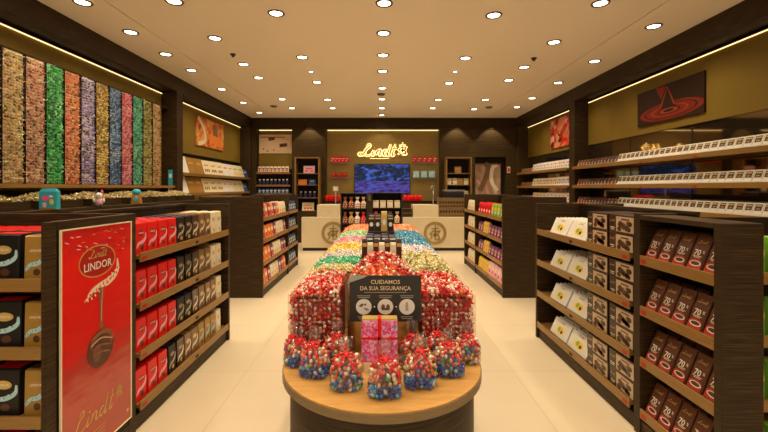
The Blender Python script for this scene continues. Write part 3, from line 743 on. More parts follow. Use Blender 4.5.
for i in range(4):
    UN.put((TX-.0975+i*.065, 3.42, 1.082), 0, f'navy and white pack on the lower step mid island, {ORD[i]} from the left', 'gift pack', 'packs on the lower step')
    (UB if i % 2 else UN).put((TX-.0975+i*.065, 3.6, 1.082), 0, f'{"black" if i % 2 else "navy"} pack on the lower step, back row, {ORD[i]} from the left', 'gift pack', 'packs on the lower step')
    (UY if i == 2 else UB).put((TX-.0975+i*.065, 4.1, 1.212), 0, f'{"golden" if i == 2 else "black and gold"} pack on the upper step mid island, {ORD[i]} from the left', 'gift pack', 'packs on the upper step')
    UN.put((TX-.0975+i*.065, 4.3, 1.212), 0, f'navy and white pack on the upper step, back row, {ORD[i]} from the left', 'gift pack', 'packs on the upper step')

# notice
e = empty('notice_board', 'black notice reading CUIDAMOS DA SUA SEGURANÇA', 'sign', (TX+.018, 2.095, .950))
nb = mat('notice_black', (.022, .019, .017), .35); B(-.187, .187, 0, .006, 0, .242, nb).build('board', e)
mb = MB(); mp = front(-.0008); mp2 = front(-.0014); gl = mat('notice_gold', (.72, .58, .36), .4); ln = mat('notice_line', (.42, .38, .32), .5)
mb.text('CUIDAMOS', .030, .0, .198, mp, gl); mb.text('DA SUA SEGURANÇA', .030, .0, .165, mp, gl, .92); mb.rect(-.11, .11, .152, .1545, mp, ln); mb.build('headline', e)
mb = MB()
for q, x in enumerate((-.113, 0, .113)):
    mb.ell(x, .078, .041, .041, mp, white, 28)
    for r_ in range(2): mb.rect(x-.035+.004*r_, x+.035-.004*r_, .134-.009*r_, .137-.009*r_, mp, ln); mb.rect(x-.032+.006*r_, x+.032-.006*r_, .024-.009*r_, .027-.009*r_, mp, ln)
for x in (-.057, .057): mb.ell(x, .078, .004, .004, mp, white, 8)
ic = mat('icon_brown', (.16, .10, .06), .5)
mb.ell(-.125, .086, .014, .007, mp2, ic, 10, .5); mb.ell(-.10, .066, .014, .006, mp2, silver, 10, -.4); mb.ell(-.105, .09, .006, .006, mp2, ic, 8)
mb.ell(-.012, .078, .010, .014, mp2, ic, 12); mb.ell(.014, .078, .010, .014, mp2, ic, 12); mb.ell(.001, .066, .024, .006, mp2, brownp, 12)
mb.rect(.106, .120, .058, .092, mp2, silver); mb.rect(.110, .116, .092, .102, mp2, ic); mb.build('pictograms', e)
mb = MB(); mb.poly([(-.187, .205), (-.187, .242), (-.09, .242), (-.118, .228)], mp, mat('notice_sash', (.35, .38, .33), .4)); mb.build('corner_sash', e)
mb = MB(); mb.box(-.05, .05, .007, .045, -.199, -.175, black); mb.box(-.01, .01, .0065, .016, -.175, .08, black); mb.build('stand', e)

# pink gift box on its small plinth
e = empty('gift_box', 'pink flowered gift box with a ribbon in front of the notice', 'gift box', (TX-.012, 1.985, .7965))
gp = noise_mat('pink_flowers', [(.2, (.75, .06, .25)), (.45, (.85, .25, .50)), (.65, (.62, .01, .12)), (.8, (.80, .45, .68))], (1, 1, 1), 95, .35, kind='voronoi')
B(-.088, .088, -.03, .03, 0, .205, gp).build('box', e, bevel=.002)
MB().box(-.086, .086, -.028, .028, .205, .213, goldp).build('gold_top', e)
mb = MB(); mb.box(-.009, .009, -.0315, .0315, -.0, .214, redp); mb.box(-.0885, .0885, -.0315, .0315, .112, .124, redp); mb.build('ribbon', e)
for q in range(9):
    x = -.07+.018*q; z = .03+.15*((q*.618) % 1); MB().ell(x, z, .009, .006, front(-.0308), teal if q % 4 == 0 else (redp if q % 2 else pinkl), 8, q).build('printed_flower', e)
tag(B(-.075, .075, -.04, .04, 0, .0455, cream).build('box_plinth', loc=(TX-.012, 1.985, .7505)), 'small cream plinth under the pink gift box', 'plinth')

# clear gift bags of truffles round the front edge
bagpal = {n_: candy_mat('bag_'+n_, c_) for n_, c_ in {
 'blue': [(.015, .06, .42), (.02, .16, .6), (.05, .40, .65), (.01, .04, .28), (.02, .10, .5), (.45, .6, .8)],
 'mix': [(.7, .55, .4), (.7, .12, .06), (.7, .35, .15), (.65, .5, .12), (.35, .08, .05), (.08, .38, .15), WH, (.35, .25, .4), (.12, .25, .6)],
 'top': [(.8, .62, .48), RED, (.8, .38, .22), (.5, .03, .02), WH, PK, (.7, .5, .25), RED], 'green': [(.05, .45, .15), (.03, .12, .5), (.05, .3, .4), WH, (.03, .12, .4), (.4, .35, .5), (.02, .2, .5)]}.items()}
bagsm = {}
def gift_bag(w, h, label, x, y, rz, lower, seed):
    """clear film bag, gathered at the neck by a red ribbon"""
    r = random.Random(seed)
    e = empty('gift_bag', label, 'gift bag', (x, y, .7515), rz, 'clear gift bags on the round table end')
    h *= 1.28
    prof = [(0, .47, .33), (.03, .50, .36), (.23, .50, .36), (.45, .47, .33), (.57, .38, .25), (.635, .16, .10), (.665, .11, .07), (.76, .22, .08), (.88, .25, .07), (1.0, .13, .03)]
    n = 14; rs = []
    for t, a, d in prof:
        ring = []
        for k in range(n):
            ph = 2*PI*k/n; wob = 1+(.16 if t > .66 else .05)*math.sin(k*2.6+seed+t*9)
            cxx = abs(math.cos(ph))**.55*math.copysign(1, math.cos(ph)); syy = abs(math.sin(ph))**.55*math.copysign(1, math.sin(ph))
            ring.append((cxx*a*w*wob, syy*d*w*wob, t*h+(r.uniform(-.012, .012) if t == 1.0 else 0)))
        rs.append(ring)
    mb = MB(); mb.loft(rs, film, True, caps=False); mb.build('film', e)
    # truffles pressed against the film
    cnt = 0; sp = .0200
    for zi, t in enumerate(np.arange(.06, .62, sp/h*.86)):
        a = float(np.interp(t, [p[0] for p in prof], [p[1] for p in prof]))*w-.009; d = float(np.interp(t, [p[0] for p in prof], [p[2] for p in prof]))*w-.009
        if a < .008: continue
        m_ = bagpal[lower] if t < .27 else (bagpal['mix'] if t < .40 else bagpal['top'])
        nn = max(3, int(2*PI*math.sqrt((a*a+d*d)/2)/sp))
        for k in range(nn):
            ph = 2*PI*(k+.5*(zi % 2)+r.uniform(-.25, .25))/nn
            if math.sin(ph) > .5: continue            # the back is against the next bags
            key = (m_.name,)
            if key not in bagsm:
                mm = MB(); mm.add([tuple(v) for v in CVR*.0122], CF, m_, True); bagsm[key] = mm.mesh('wrapped_truffle')
            o = bpy.data.objects.new('wrapped_truffle', bagsm[key]); C.objects.link(o); o.parent = e
            cxx = abs(math.cos(ph))**.85*math.copysign(1, math.cos(ph)); syy = abs(math.sin(ph))**.6*math.copysign(1, math.sin(ph)); ji = r.uniform(.90, 1.0)
            o.location = (a*cxx*ji+r.uniform(-.004, .004), d*syy*ji+r.uniform(0, .004), t*h+r.uniform(-.005, .005)); o.rotation_euler = (r.uniform(0, 6), r.uniform(0, 6), r.uniform(0, 6)); cnt += 1
    mb = MB(); mb.lathe((0, 0, 0), [(.02*w, .06*h), (.40*w, .08*h), (.42*w, .23*h), (.36*w, .44*h), (.2*w, .55*h), (.02*w, .58*h)], mat('bag_gap_shade', (.20, .10, .07), .6), 10)  # dark core: shade in the gaps between truffles, put in as colour
    mb.xform(Matrix.Diagonal((.72, .55, 1, 1))); mb.build('gap_shade_core', e)
    mb = MB(); z0 = .652*h
    mb.lathe((0, 0, 0), [(.10*w, z0-.006), (.125*w, z0-.004), (.125*w, z0+.004), (.10*w, z0+.006)], ribbonm, 12)
    for sx in (-1, 1):
        L1 = smooth([(0, -.10*w, z0), (sx*.12*w, -.16*w, z0+.05*h), (sx*.22*w, -.14*w, z0+.01*h), (sx*.12*w, -.16*w, z0-.03*h), (0, -.13*w, z0)], 4)
        mb.tube(L1, .0034, ribbonm, 6)
        L2 = smooth([(0, -.13*w, z0), (sx*.12*w, -.28*w, z0-.08*h), (sx*(.26+r.uniform(-.06, .1))*w, -.38*w, z0-.2*h), (sx*.30*w, -.41*w, z0-r.uniform(.25, .38)*h)], 4)
        mb.tube(L2, .0028, ribbonm, 6)
    mb.ball((0, -.14*w, z0), .010, ribbonm, 8, 5); mb.build('ribbon_bow', e)
    mb = MB(); 
    for k in range(5):
        a0 = 2*PI*k/5; mb.tube([(.08*w*math.cos(a0), .07*w*math.sin(a0), .67*h), (.20*w*math.cos(a0), .08*w*math.sin(a0), .78*h), (.18*w*math.cos(a0+.2), .06*w*math.sin(a0), .97*h)], .0009, shiny, 4)
    mb.build('film_crease', e)
spots = [(314.5, 380, .150, .185, 'blue', 'with a blue lower half, second largest on the left'), (346, 393, .150, .185, 'green', 'with green and blue sweets, just left of the front middle'),
         (385, 401, .150, .190, 'blue', 'frontmost in the middle of the table edge'), (420, 391, .155, .190, 'blue', 'just right of the front middle, blue at the bottom'),
         (448.5, 379, .150, .180, 'blue', 'between the front right bag and the far right one, bright blue'), (467, 366, .140, .165, 'mix', 'at the right end of the curved edge'),
         (301.5, 365.5, .115, .155, 'blue', 'small, tucked behind the left bag with the blue half'), (292, 356, .10, .17, 'mix', 'at the left end of the curved edge'),
         (337, 366, .135, .185, 'mix', 'in the second row left of the pink box'), (412, 366, .130, .185, 'mix', 'in the second row right of the pink box'),
         (437, 360, .130, .195, 'mix', 'in the second row behind the bright blue bag')]
for i, (px, py, w_, h_, lo, d_) in enumerate(spots):
    Y = .9*F/(py-VY)+.045; X = (px-VX)*(Y)/F
    if i in (6, 7): Y = min(Y, 2.03)
    if i in (8, 9, 10): Y = 2.02 if i != 10 else 2.035; X = (px-VX)*Y/F
    if i == 7: X = TX-.452; Y = 2.045
    gift_bag(w_, h_, 'clear truffle bag '+d_, X, Y, R(random.uniform(-12, 12)), lo, i+3)

# ------------------------------------------------------------ left wall: sweet columns
e = empty('wall_unit', 'olive green back panel with ledge behind the coloured sweet columns', 'wall unit', (-4.355, .3, 0))
B(0, .055, 0, 7.57, 1.62, 3.52, olive).build('back_panel', e); B(0, .33, 0, 7.57, 1.65, 1.695, tan).build('ledge', e, bevel=.003)
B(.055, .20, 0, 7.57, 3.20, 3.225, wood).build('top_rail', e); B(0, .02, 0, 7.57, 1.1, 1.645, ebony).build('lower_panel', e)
dcol = {'grey mauve': [(.35, .22, .3), (.6, .4, .4)], 'pale gold': [(.72, .50, .24), (.55, .34, .14), (.80, .62, .36), (.45, .28, .12)],
        'copper red': [(.45, .17, .10), (.62, .32, .2), (.3, .10, .07), (.7, .45, .3)], 'green': [(.02, .32, .08), (.05, .45, .14), (.01, .2, .05), (.2, .6, .3)],
        'orange': [(.75, .24, .06), (.6, .15, .04), (.8, .4, .18)], 'purple grey': [(.16, .13, .42), (.26, .22, .55), (.10, .09, .2), (.5, .45, .55)],
        'yellow gold': [(.65, .42, .06), (.5, .30, .04), (.75, .55, .15)], 'steel blue': [(.08, .22, .55), (.15, .35, .65), (.06, .12, .28)],
        'rose red': [(.65, .10, .16), (.75, .28, .3), (.45, .05, .08)], 'teal green': [(.04, .36, .22), (.10, .5, .34), (.02, .25, .16)],
        'olive': [(.32, .30, .06), (.45, .42, .12), (.22, .2, .04)], 'bronze': [(.42, .27, .09), (.55, .38, .16), (.3, .18, .06)]}
dcol = {k: [tuple(min(.9, v*f_*(1-w_)+.85*w_+.01) for v in c_) for c_ in cl for f_, w_ in ((1.7, 0), (.5, 0), (1.6, .28))] for k, cl in dcol.items()}
for i, (nm, cl) in enumerate(dcol.items()):
    yc = 4.344-.145+.288*i
    e = empty('sweet_column', f'tall clear wall column filled with {nm} wrapped sweets', 'sweet column', (-4.16, yc, 1.70), 0, 'clear columns of sweets on the left wall')
    m_ = candy_mat('column_'+nm.replace(' ', '_'), cl)
    pts = []
    for zz in np.arange(.02, 1.49, .036):
        for yy in np.arange(-.124, .13, .0345): pts.append((.040+random.uniform(-.004, .006), yy+random.uniform(-.007, .007), zz+random.uniform(-.007, .007)))
    def core(mb): mb.box(-.10, .028, -.138, .138, .002, 1.49, m_)
    tag(candies('wrapped_sweets', pts, .0160, m_, e, core), kind='stuff')
    mb = MB(); mb.box(.058, .061, -.138, .138, 0, 1.495, acrylic); mb.build('front_panel', e)
    mb = MB(); mb.box(-.12, .059, -.1435, -.1405, 0, 1.495, ebony); mb.build('side_panel', e)
    mb = MB(); mb.box(.0615, .066, -.05, .05, 1.0, 1.004, shiny); mb.build('latch', e)

# wall counter and pick and mix trays under the columns
e = empty('wall_counter', 'dark counter along the left wall under the sweet columns', 'counter', (-4.355, 3.0, 0))
B(0, .85, 0, 4.85, 0, 1.38, wood).build('cabinet', e, bevel=.003); B(0, .87, -.01, 4.86, 1.381, 1.42, wood).build('worktop', e, bevel=.003)
trc = ['tray', 'tray', 'tray', 'tray', 'tray', 'tray', 'tray']
for i in range(6):
    y0 = 3.55+i*.73
    e = empty('sweet_tray', f'dark wooden tray of loose sweets under the wall columns, {ORD[i]} from camera', 'tray', (-3.85, y0, 1.421), 0, 'trays of loose sweets')
    mb = MB(); mb.box(-.25, .25, 0, .012, 0, .09, wood); mb.box(-.25, .25, .56, .572, 0, .09, wood); mb.box(.238, .25, .012, .56, 0, .09, wood); mb.box(-.25, -.238, .012, .56, 0, .13, wood); mb.box(-.238, .238, .012, .56, 0, .02, wood)
    mb.build('tray_box', e)
    pts = [(a+random.uniform(-.01, .01), b_+random.uniform(-.01, .01), .075+.09*(1-(a/.25)**2)*(1-((b_-.28)/.3)**2)+random.uniform(-.01, .01)) for a in np.arange(-.21, .22, .034) for b_ in np.arange(.035, .54, .034) if random.random() > .12]
    k = trc[i]
    o = candies('loose_sweets', pts, .017, cm[k], None, None, (-3.85, y0, 1.421))
    def core(mb): pass
    tag(o, f'pile of loose sweets in the {ORD[i]} wall tray from the camera', 'sweets', kind='stuff')
    mb = MB(); mb.box(-.2, .2, .02, .55, .021, .07, cm[k]); tag(mb.build('tray_filling', e))
e = empty('picture_carton', 'teal carton with pink and yellow print standing by the wall trays', 'carton', (-3.55, 4.30, 1.421), R(12))
mb = MB(); mb.pack([(0, .085, .035), (.19, .085, .03), (.225, .06, .012)], teal, .1); mb.build('box', e)
mb = MB(); mp = lambda x, z: (x, -.037, z); mb.ell(-.02, .12, .035, .03, mp, pinkp, 10); mb.ell(.035, .08, .022, .03, mp, yellow, 10); mb.ell(-.03, .05, .02, .03, mp, pinkl, 10); mb.rect(-.07, .07, .0, .02, mp, tanp); mb.ell(.03, .14, .02, .012, mp, white, 10); mb.build('print', e)
e = empty('plush_toy', 'small pink and white plush toy among the wall trays', 'toy', (-3.51, 5.0, 1.421), R(20))
mb = MB(); mb.ball((0, 0, .055), (.045, .035, .055), pinkl); mb.ball((0, -.008, .135), (.04, .035, .038), white); mb.build('body', e)
MB().ball((-.03, 0, .18), (.014, .01, .028), black).build('ear', e); MB().ball((.03, 0, .18), (.014, .01, .028), pinkp).build('ear', e)
mb = MB(); mb.ball((-.013, -.042, .14), .005, black, 6, 4); mb.ball((.013, -.042, .14), .005, black, 6, 4); mb.ball((0, -.043, .125), (.006, .004, .004), pinkp, 6, 4); mb.build('face', e)
mb = MB()
for sx in (-1, 1): mb.ball((sx*.05, -.01, .075), (.015, .015, .03), white, 8, 5); mb.ball((sx*.028, -.04, .015), (.018, .028, .015), black, 8, 5)
mb.build('limbs', e)
e = empty('picture_carton', 'teal topped carton shaped like a figure beside the last wall trays', 'carton', (-3.53, 5.8, 1.421), R(15))
mb = MB(); mb.pack([(0, .07, .03), (.13, .055, .03)], tanp, .2); mb.ball((0, 0, .17), (.06, .04, .045), teal); mb.build('body', e)
mb = MB(); mp = lambda x, z: (x, -.043, z); mb.ell(0, .07, .03, .035, mp, teal, 12); mb.ell(.01, .10, .02, .015, mp, pinkl, 10); mb.build('print', e)
# narrow picture on the pillar
e = empty('small_sign', 'narrow framed teal sign on the pillar right of the sweet columns', 'sign', (-4.12, 7.865, 1.47))
B(-.065, .065, 0, .012, 0, .60, black).build('frame', e)
mb = MB(); mb.rect(-.045, .045, .24, .54, front(-.001), teal); mb.rect(-.045, .045, .06, .23, front(-.001), creamc); mb.ell(0, .42, .03, .05, front(-.0016), white, 10); mb.build('print', e)

# left wall, far bay
def picture(name, label, X, y0, y1, z0, z1, m, extra=None, side=-1):
    """framed print on a side wall; y0 nearer to the camera"""
    e = empty(name, label, 'picture', (X, (y0+y1)/2, z0)); s = -side
    hw = (y1-y0)/2; B(min(0, .03*s), max(0, .03*s), -hw, hw, 0, z1-z0, m).build('print', e)
    if extra:
        mb = MB(); extra(mb, lambda o: (lambda x, z: ((.031+o)*s, x*s, z)), hw, z1-z0); mb.build('motif', e)
    return e
e = empty('wall_unit', 'olive back panel with three display shelves on the far left wall', 'wall unit', (-4.355, 8.125, 0))
B(0, .055, 0, 4.17, 2.42, 3.52, olive).build('back_panel', e); B(0, .02, 0, 4.17, .9, 2.415, ebony).build('lower_panel', e); B(0, .34, 0, 4.17, 0, .9, wood).build('cabinet', e)
for z in (1.95, 1.53, 1.12):
    sh = B(.021, .34, 0, 4.17, z-.03, z, tan).build('shelf', e); B(.341, .353, 0, 4.17, z-.045, z+.02, tan).build('price_rail', sh)
warmpic = noise_mat('orange_photo', [(.3, (.25, .02, .01)), (.45, (.62, .12, .02)), (.55, (.75, .30, .06)), (.7, (.8, .5, .22))], (1, 1, 1), 3.5, .4, 4, dist=1.2)
def ex1(mb, mp, hw, h):
    mb.ribbon([(-hw*.9, h*.95), (-hw*.5, h*.6), (-hw*.45, h*.2), (-hw*.9, h*.05)], .10, mp(.001), creamc)
    mb.poly([(-hw*.1, h*.2), (hw*.8, h*.12), (hw*.75, h*.42), (-hw*.05, h*.5)], mp(.002), orange); mb.poly([(hw*.1, h*.5), (hw*.5, h*.45), (hw*.45, h*.85), (hw*.12, h*.9)], mp(.002), brownp)
picture('picture', 'orange toned food picture on the far left wall above the shelves', -4.298, 9.31, 10.91, 2.66, 3.35, warmpic, ex1, -1)
def flatbox(w, h, m, c1=None, c2=None, d=.03, lean=16, dots=0):
    mb = MB(); mb.pack([(0, w/2, d/2), (h, w/2, d/2)], m, .05); mp = front(-d/2-.001)
    if c1: mb.rect(-w*.3, w*.3, h*.60, h*.72, mp, c1)
    for q in range(dots): mb.ell(w*(-.25+.5*q/max(1, dots-1)), h*.3, w*.10, h*.11, mp, c2, 12)
    return mb.xform(Matrix.Rotation(R(-lean), 4, 'X'))
FB = {'white': proto('flat_gift_box', flatbox(.30, .37, white)), 'brown': proto('flat_gift_box', flatbox(.36, .36, tanp, goldp)), 'beige': proto('flat_gift_box', flatbox(.38, .35, creamc, goldp, brownp, dots=3)),
      'ivory': proto('flat_gift_box', flatbox(.34, .34, white, orange)), 'gold': proto('flat_gift_box', flatbox(.40, .34, creamc, greenp, yellow, dots=3)), 'blue': proto('flat_gift_box', flatbox(.32, .25, bluep, white))}
for si, z in enumerate((1.95, 1.53, 1.12)):
    sq = ['white', 'brown', 'brown', 'beige', 'beige', 'beige', 'ivory', 'ivory', 'gold', 'gold', 'blue']; wds = {'white': .30, 'brown': .36, 'beige': .38, 'ivory': .34, 'gold': .40, 'blue': .32}; y = 8.16
    for ci, k in enumerate(sq):
        y += wds[k]/2
        FB[k].put((-4.045, y, z+.008), R(90), f'{k} flat gift box, far left wall, {SN[si]}, {ORD[ci]} from camera', 'gift box', 'flat gift boxes on the far left wall'); y += wds[k]/2+.012

# ------------------------------------------------------------ right wall
def rwall(y0, y1, label):
    e = empty('wall_unit', label, 'wall unit', (4.605, y0, 0)); d = y1-y0
    B(-.055, 0, 0, d, 2.58, 3.52, olive).build('back_panel', e); B(-.03, 0, 0, d, 1.0, 2.575, mirror).build('mirror_panel', e); B(-.55, 0, 0, d, 0, 1.0, wood).build('cabinet', e)
    for q in np.arange(1.0, d, 1.45): B(-.034, -.0305, q, q+.02, 1.0, 2.575, black).build('mirror_joint', e)
    for z in (2.10, 1.70, 1.32):
        sh = B(-.395, -.036, 0, d, z-.03, z, tan).build('shelf', e); B(-.408, -.396, 0, d, z-.05, z+.015, tan).build('price_rail', sh)
        for q in np.arange(.4, d, 1.1): B(-.4095, -.4085, q, q+.06, z-.042, z-.018, redd).build('price_tag', sh)
    return e
rwall(.5, 8.735, 'olive panel, mirror and three long shelves on the near right wall')
rwall(8.995, 12.295, 'olive panel, mirror and three shelves on the far right wall')
dk = mat('picture_dark', (.030, .014, .007), .5, spec=.2)
rip = mat('ripple_red', (.22, .022, .008), .5, spec=.2); ripl = mat('ripple_light', (.38, .055, .02), .5, spec=.2)
def ex2(mb, mp, hw, h):
    for q, (a, c_) in enumerate(((.95, rip), (.80, dk), (.74, rip), (.56, ripl), (.50, rip), (.34, dk), (.28, ripl), (.16, dk))):
        mb.ell(.04, h*.27, hw*a, h*.25*a, mp(.0008*q), c_, 32)
    mb.poly([(-.14, h*.35), (.20, h*.33), (.03, h*.93)], mp(.008), dk); mb.ribbon([(-.13, h*.40), (.02, h*.92), (.17, h*.40)], .03, mp(.009), ripl, False)
    mb.poly([(-.12, h*.62), (-.25, h*.97), (0, h*.95)], mp(.0075), rip)
picture('picture', 'dark picture of a red drop and ripples on the right wall', 4.549, 5.575, 7.02, 2.71, 3.29, dk, ex2, 1)
redpic = noise_mat('red_chocolate_photo', [(.2, (.45, .02, .02)), (.4, (.7, .12, .05)), (.55, (.25, .02, .01)), (.75, (.8, .28, .15))], (1, 1, 1), 6, .4, kind='voronoi')
def ex3(mb, mp, hw, h):
    rn = random.Random(5)
    for q in range(26): mb.ell(rn.uniform(-hw*.85, hw*.85), rn.uniform(h*.1, h*.9), .09, .05, mp(.0006*(q+1)), (redp, orange, choc, pinkl)[q % 4], 12, rn.uniform(0, 3))
picture('picture', 'red picture of piled chocolates on the far right wall', 4.549, 9.15, 10.6, 2.68, 3.42, redpic, ex3, 1)

# trays of bars, pouches
def tray():
    mb = MB(); w, h = .114, .150
    mb.pack([(0, w/2, .045), (h*.22, w/2, .045)], white, .05)
    f = MB(); f.pack([(0, w/2*.97, .012), (h, w/2*.97, .010)], white, .1); f.rect(-w*.36, w*.36, h*.36, h*.88, front(-.0135), chocd); f.rect(-w*.28, w*.28, h*.70, h*.80, front(-.0142), goldp); f.ell(0, h*.50, w*.22, h*.07, front(-.0142), tanp, 10)
    f.xform(Matrix.Translation((0, -.02, h*.10)) @ Matrix.Rotation(R(-20), 4, 'X')); b2 = MB(); b2.pack([(h*.25, w/2, .012, .03), (h*1.02, w/2, .012, .055)], white, .1)
    for q in (f, b2):
        o = len(mb.v); mb.v += q.v
        for ff, mi, sm in zip(q.f, q.mi, q.sm): mb.f.append(tuple(o+k for k in ff)); mb.mi.append(mb.idx(q.mats[mi])); mb.sm.append(sm)
    return mb
TR = proto('bar_tray', tray()); TO = copy_tree(TR.root)
SP = {'brown': proto('chocolate_pouch', pouch(.10, .145, .045, chocd, redp, tanp, 10)), 'red': proto('chocolate_pouch', pouch(.10, .145, .045, choc, goldp, redp, 10))}
bpy.data.objects.remove(TO)
wsn = ['top', 'middle', 'lower']
for si, z in enumerate((2.10, 1.70, 1.32)):
    y = 7.16; i = 0
    while y > 3.9:
        TR.put((4.30, y, z+.001), R(-90), f'white bar tray, {wsn[si]} shelf of right wall, {ORD[i]} from the brown pouches', 'bar tray', 'white trays of bars on the right wall'); y -= .119; i += 1
    for i in range(13):
        k = 'red' if i > 8 or (i < 3 and si) else 'brown'
        SP[k].put((4.285, 7.27+i*.112, z+.001), R(-90), f'{k} chocolate pouch, {wsn[si]} shelf of right wall, {ORD[i]} beyond white trays', 'chocolate pouch', 'pouches on the near right wall')
CB = {'white': proto('chocolate_carton', flatbox(.21, .21, white, redp, brownp, .05, 14, 2)), 'mauve': proto('chocolate_carton', flatbox(.21, .20, creamc, redd, purple, .05, 14, 2)), 'brown': proto('chocolate_carton', flatbox(.2, .12, brownp, goldp, redd, .04, 14, 1))}
for si, z in enumerate((2.10, 1.70, 1.32)):
    for i in range(14):
        k = ('white' if i < (8, 3, 6)[si] or si == 0 else 'mauve') if i < 10 else 'brown'
        if i == 9: k = 'mauve'
        CB[k].put((4.29, 9.14+i*.222, z+.006), R(-90), f'{k} carton, {wsn[si]} shelf of far right wall, {ORD[i]} past the pillar', 'chocolate carton', 'cartons on the far right wall')

# ------------------------------------------------------------ back wall
YB1 = YF
# left niche
nx0, nx1 = bx(257.5), bx(291); ncx = (nx0+nx1)/2; nw = nx1-nx0
e = empty('wall_unit', 'shelved niche with blue and purple packs in the left back corner', 'wall unit', (ncx, YF+.2, 0))
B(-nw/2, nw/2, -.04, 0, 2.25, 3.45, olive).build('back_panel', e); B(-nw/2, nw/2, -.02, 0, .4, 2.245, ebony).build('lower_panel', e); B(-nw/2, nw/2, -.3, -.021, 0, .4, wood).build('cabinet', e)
lz = [2.13, 1.74, 1.47, 1.15, .8]
for z in lz:
    sh = B(-nw/2, nw/2, -.30, -.041, z-.03, z, tan).build('shelf', e); B(-nw/2, nw/2, -.312, -.301, z-.045, z+.015, tan).build('price_rail', sh)
nichepic = noise_mat('pale_photo', [(.3, (.70, .48, .28)), (.7, (.82, .62, .42))], (1, 1, 1), 2, .4)
e = empty('picture', 'pale picture of chocolate pieces in the left back niche', 'picture', (ncx, YF+.155, bz(153))); h = bz(134)-bz(153)
mb = B(-nw/2+.01, nw/2-.01, -.02, 0, 0, h, nichepic); mp = front(-.021)
for x, z, a in ((-.12, .42, .2), (.25, .22, .24), (-.38, .14, .05), (-.25, .07, .05), (-.05, .1, .05)): mb.poly([(x-a/2, z-.03), (x+a/2, z), (x+a/2, z+a*.45), (x-a/2, z+a*.35)], mp, choc)
mb.rect(-nw*.45, nw*.3, h*.84, h*.88, mp, redd); mb.build('print', e)
NB = {'purple': proto('chocolate_carton', smallbag(.105, .19, .08, creamc, purple, redp, purple)), 'navy': proto('sweet_jar', MB().lathe((0, 0, 0), [(.045, 0), (.048, .01), (.048, .11), (.03, .14), (.03, .15)], navy, 12).lathe((0, 0, 0), [(.034, .15), (.034, .18), (.02, .185)], white, 12)), 'blue': proto('sweet_bag', smallbag(.105, .16, .08, bluep, white, blueL, navy))}
for si, z in enumerate(lz[:4]):
    for i in range(8):
        k = ('purple', 'navy', 'blue', 'navy')[si]
        NB[k].put((nx0+.08+i*.122, YF-.02, z+.001), 0, f'{k} pack in the left back niche, {("top", "second", "third", "fourth")[si]} shelf, {ORD[i]} from left', 'sweet jar' if k == 'navy' else 'sweet pack', 'packs in the left back niche')
# tall cabinets against the back wall
def cabinet(px0, px1, label, kind):
    x0, x1 = (px0-VX)*(YF-.42)/F, (px1-VX)*(YF-.42)/F; w = x1-x0; zt = H-(157-VY)*(YF-.42)/F
    e = empty('display_cabinet', label, 'display cabinet', ((x0+x1)/2, YF-.42, 0), group='tall open display cabinets')
    B(-w/2, -w/2+.04, 0, .38, 0, zt, tan).build('side_panel', e); B(w/2-.04, w/2, 0, .38, 0, zt, tan).build('side_panel', e); B(-w/2+.04, w/2-.04, 0, .38, zt-.04, zt, tan).build('top_panel', e)
    B(-w/2+.04, w/2-.04, .36, .38, 0, zt-.04, ebony).build('back_panel', e); B(-w/2+.04, w/2-.04, 0, .355, 0, .95, wood).build('base_cabinet', e)
    for z in (1.36, 1.75, 2.1): B(-w/2+.041, w/2-.041, .03, .355, z-.02, z, tan).build('shelf', e)
    return (x0+x1)/2, w
cl, wl = cabinet(294.5, 319.5, 'open cabinet of mixed gifts left of the gold panel', 0)
cr, wr = cabinet(446, 472, 'open cabinet of pale boxes right of the gold panel', 1)
GB = {'pinkred': proto('gift_box', flatbox(.34, .22, pinkl, redp, redp, .06, 6, 2)), 'orangebox': proto('gift_box', flatbox(.26, .16, orange, goldp, None, .06, 4)), 'bluebox': proto('gift_box', flatbox(.2, .16, bluep, white, None, .06, 4)),
      'photo': proto('gift_box', flatbox(.36, .25, creamc, orange, redp, .06, 8, 3)), 'creambox': proto('gift_box', flatbox(.13, .2, creamc, goldp, None, .08, 0)), 'goldbox': proto('gift_box', flatbox(.2, .2, tanp, goldp, None, .08, 0))}
yb = YF-.22
GB['pinkred'].put((cl+.03, yb, 2.105), 0, 'pink and red box on the top shelf of the left back cabinet', 'gift box', 'boxes in the left back cabinet')
GB['orangebox'].put((cl-.17, yb, 1.755), 0, 'orange box in the left back cabinet beside a blue one', 'gift box', 'boxes in the left back cabinet')
GB['bluebox'].put((cl+.12, yb, 1.755), 0, 'blue box in the left back cabinet beside an orange one', 'gift box', 'boxes in the left back cabinet')
for i in range(4): NB['navy'].put((cl-.22+i*.14, yb, 1.362), 0, f'dark jar with pale lid in the left back cabinet, {ORD[i]} from left', 'sweet jar', 'jars in the left back cabinet')
GB['photo'].put((cl, yb-.02, .955), 0, 'photo printed box at the foot of the left back cabinet', 'gift box', 'boxes in the left back cabinet')
for si, z in enumerate((1.752, 1.362)):
    for i, k in enumerate(('creambox', 'creambox', 'goldbox', 'creambox')): GB[k].put((cr-.26+i*.165+(.02 if i == 3 else 0), yb, z), 0, f'{"cream" if k == "creambox" else "golden"} box in the right back cabinet, {"upper" if si == 0 else "lower"} row, {ORD[i]} from left', 'gift box', 'boxes in the right back cabinet')
GB['goldbox'].put((cr, yb, 2.102), 0, 'dull gold box on the top shelf of the right back cabinet', 'gift box', 'boxes in the right back cabinet')

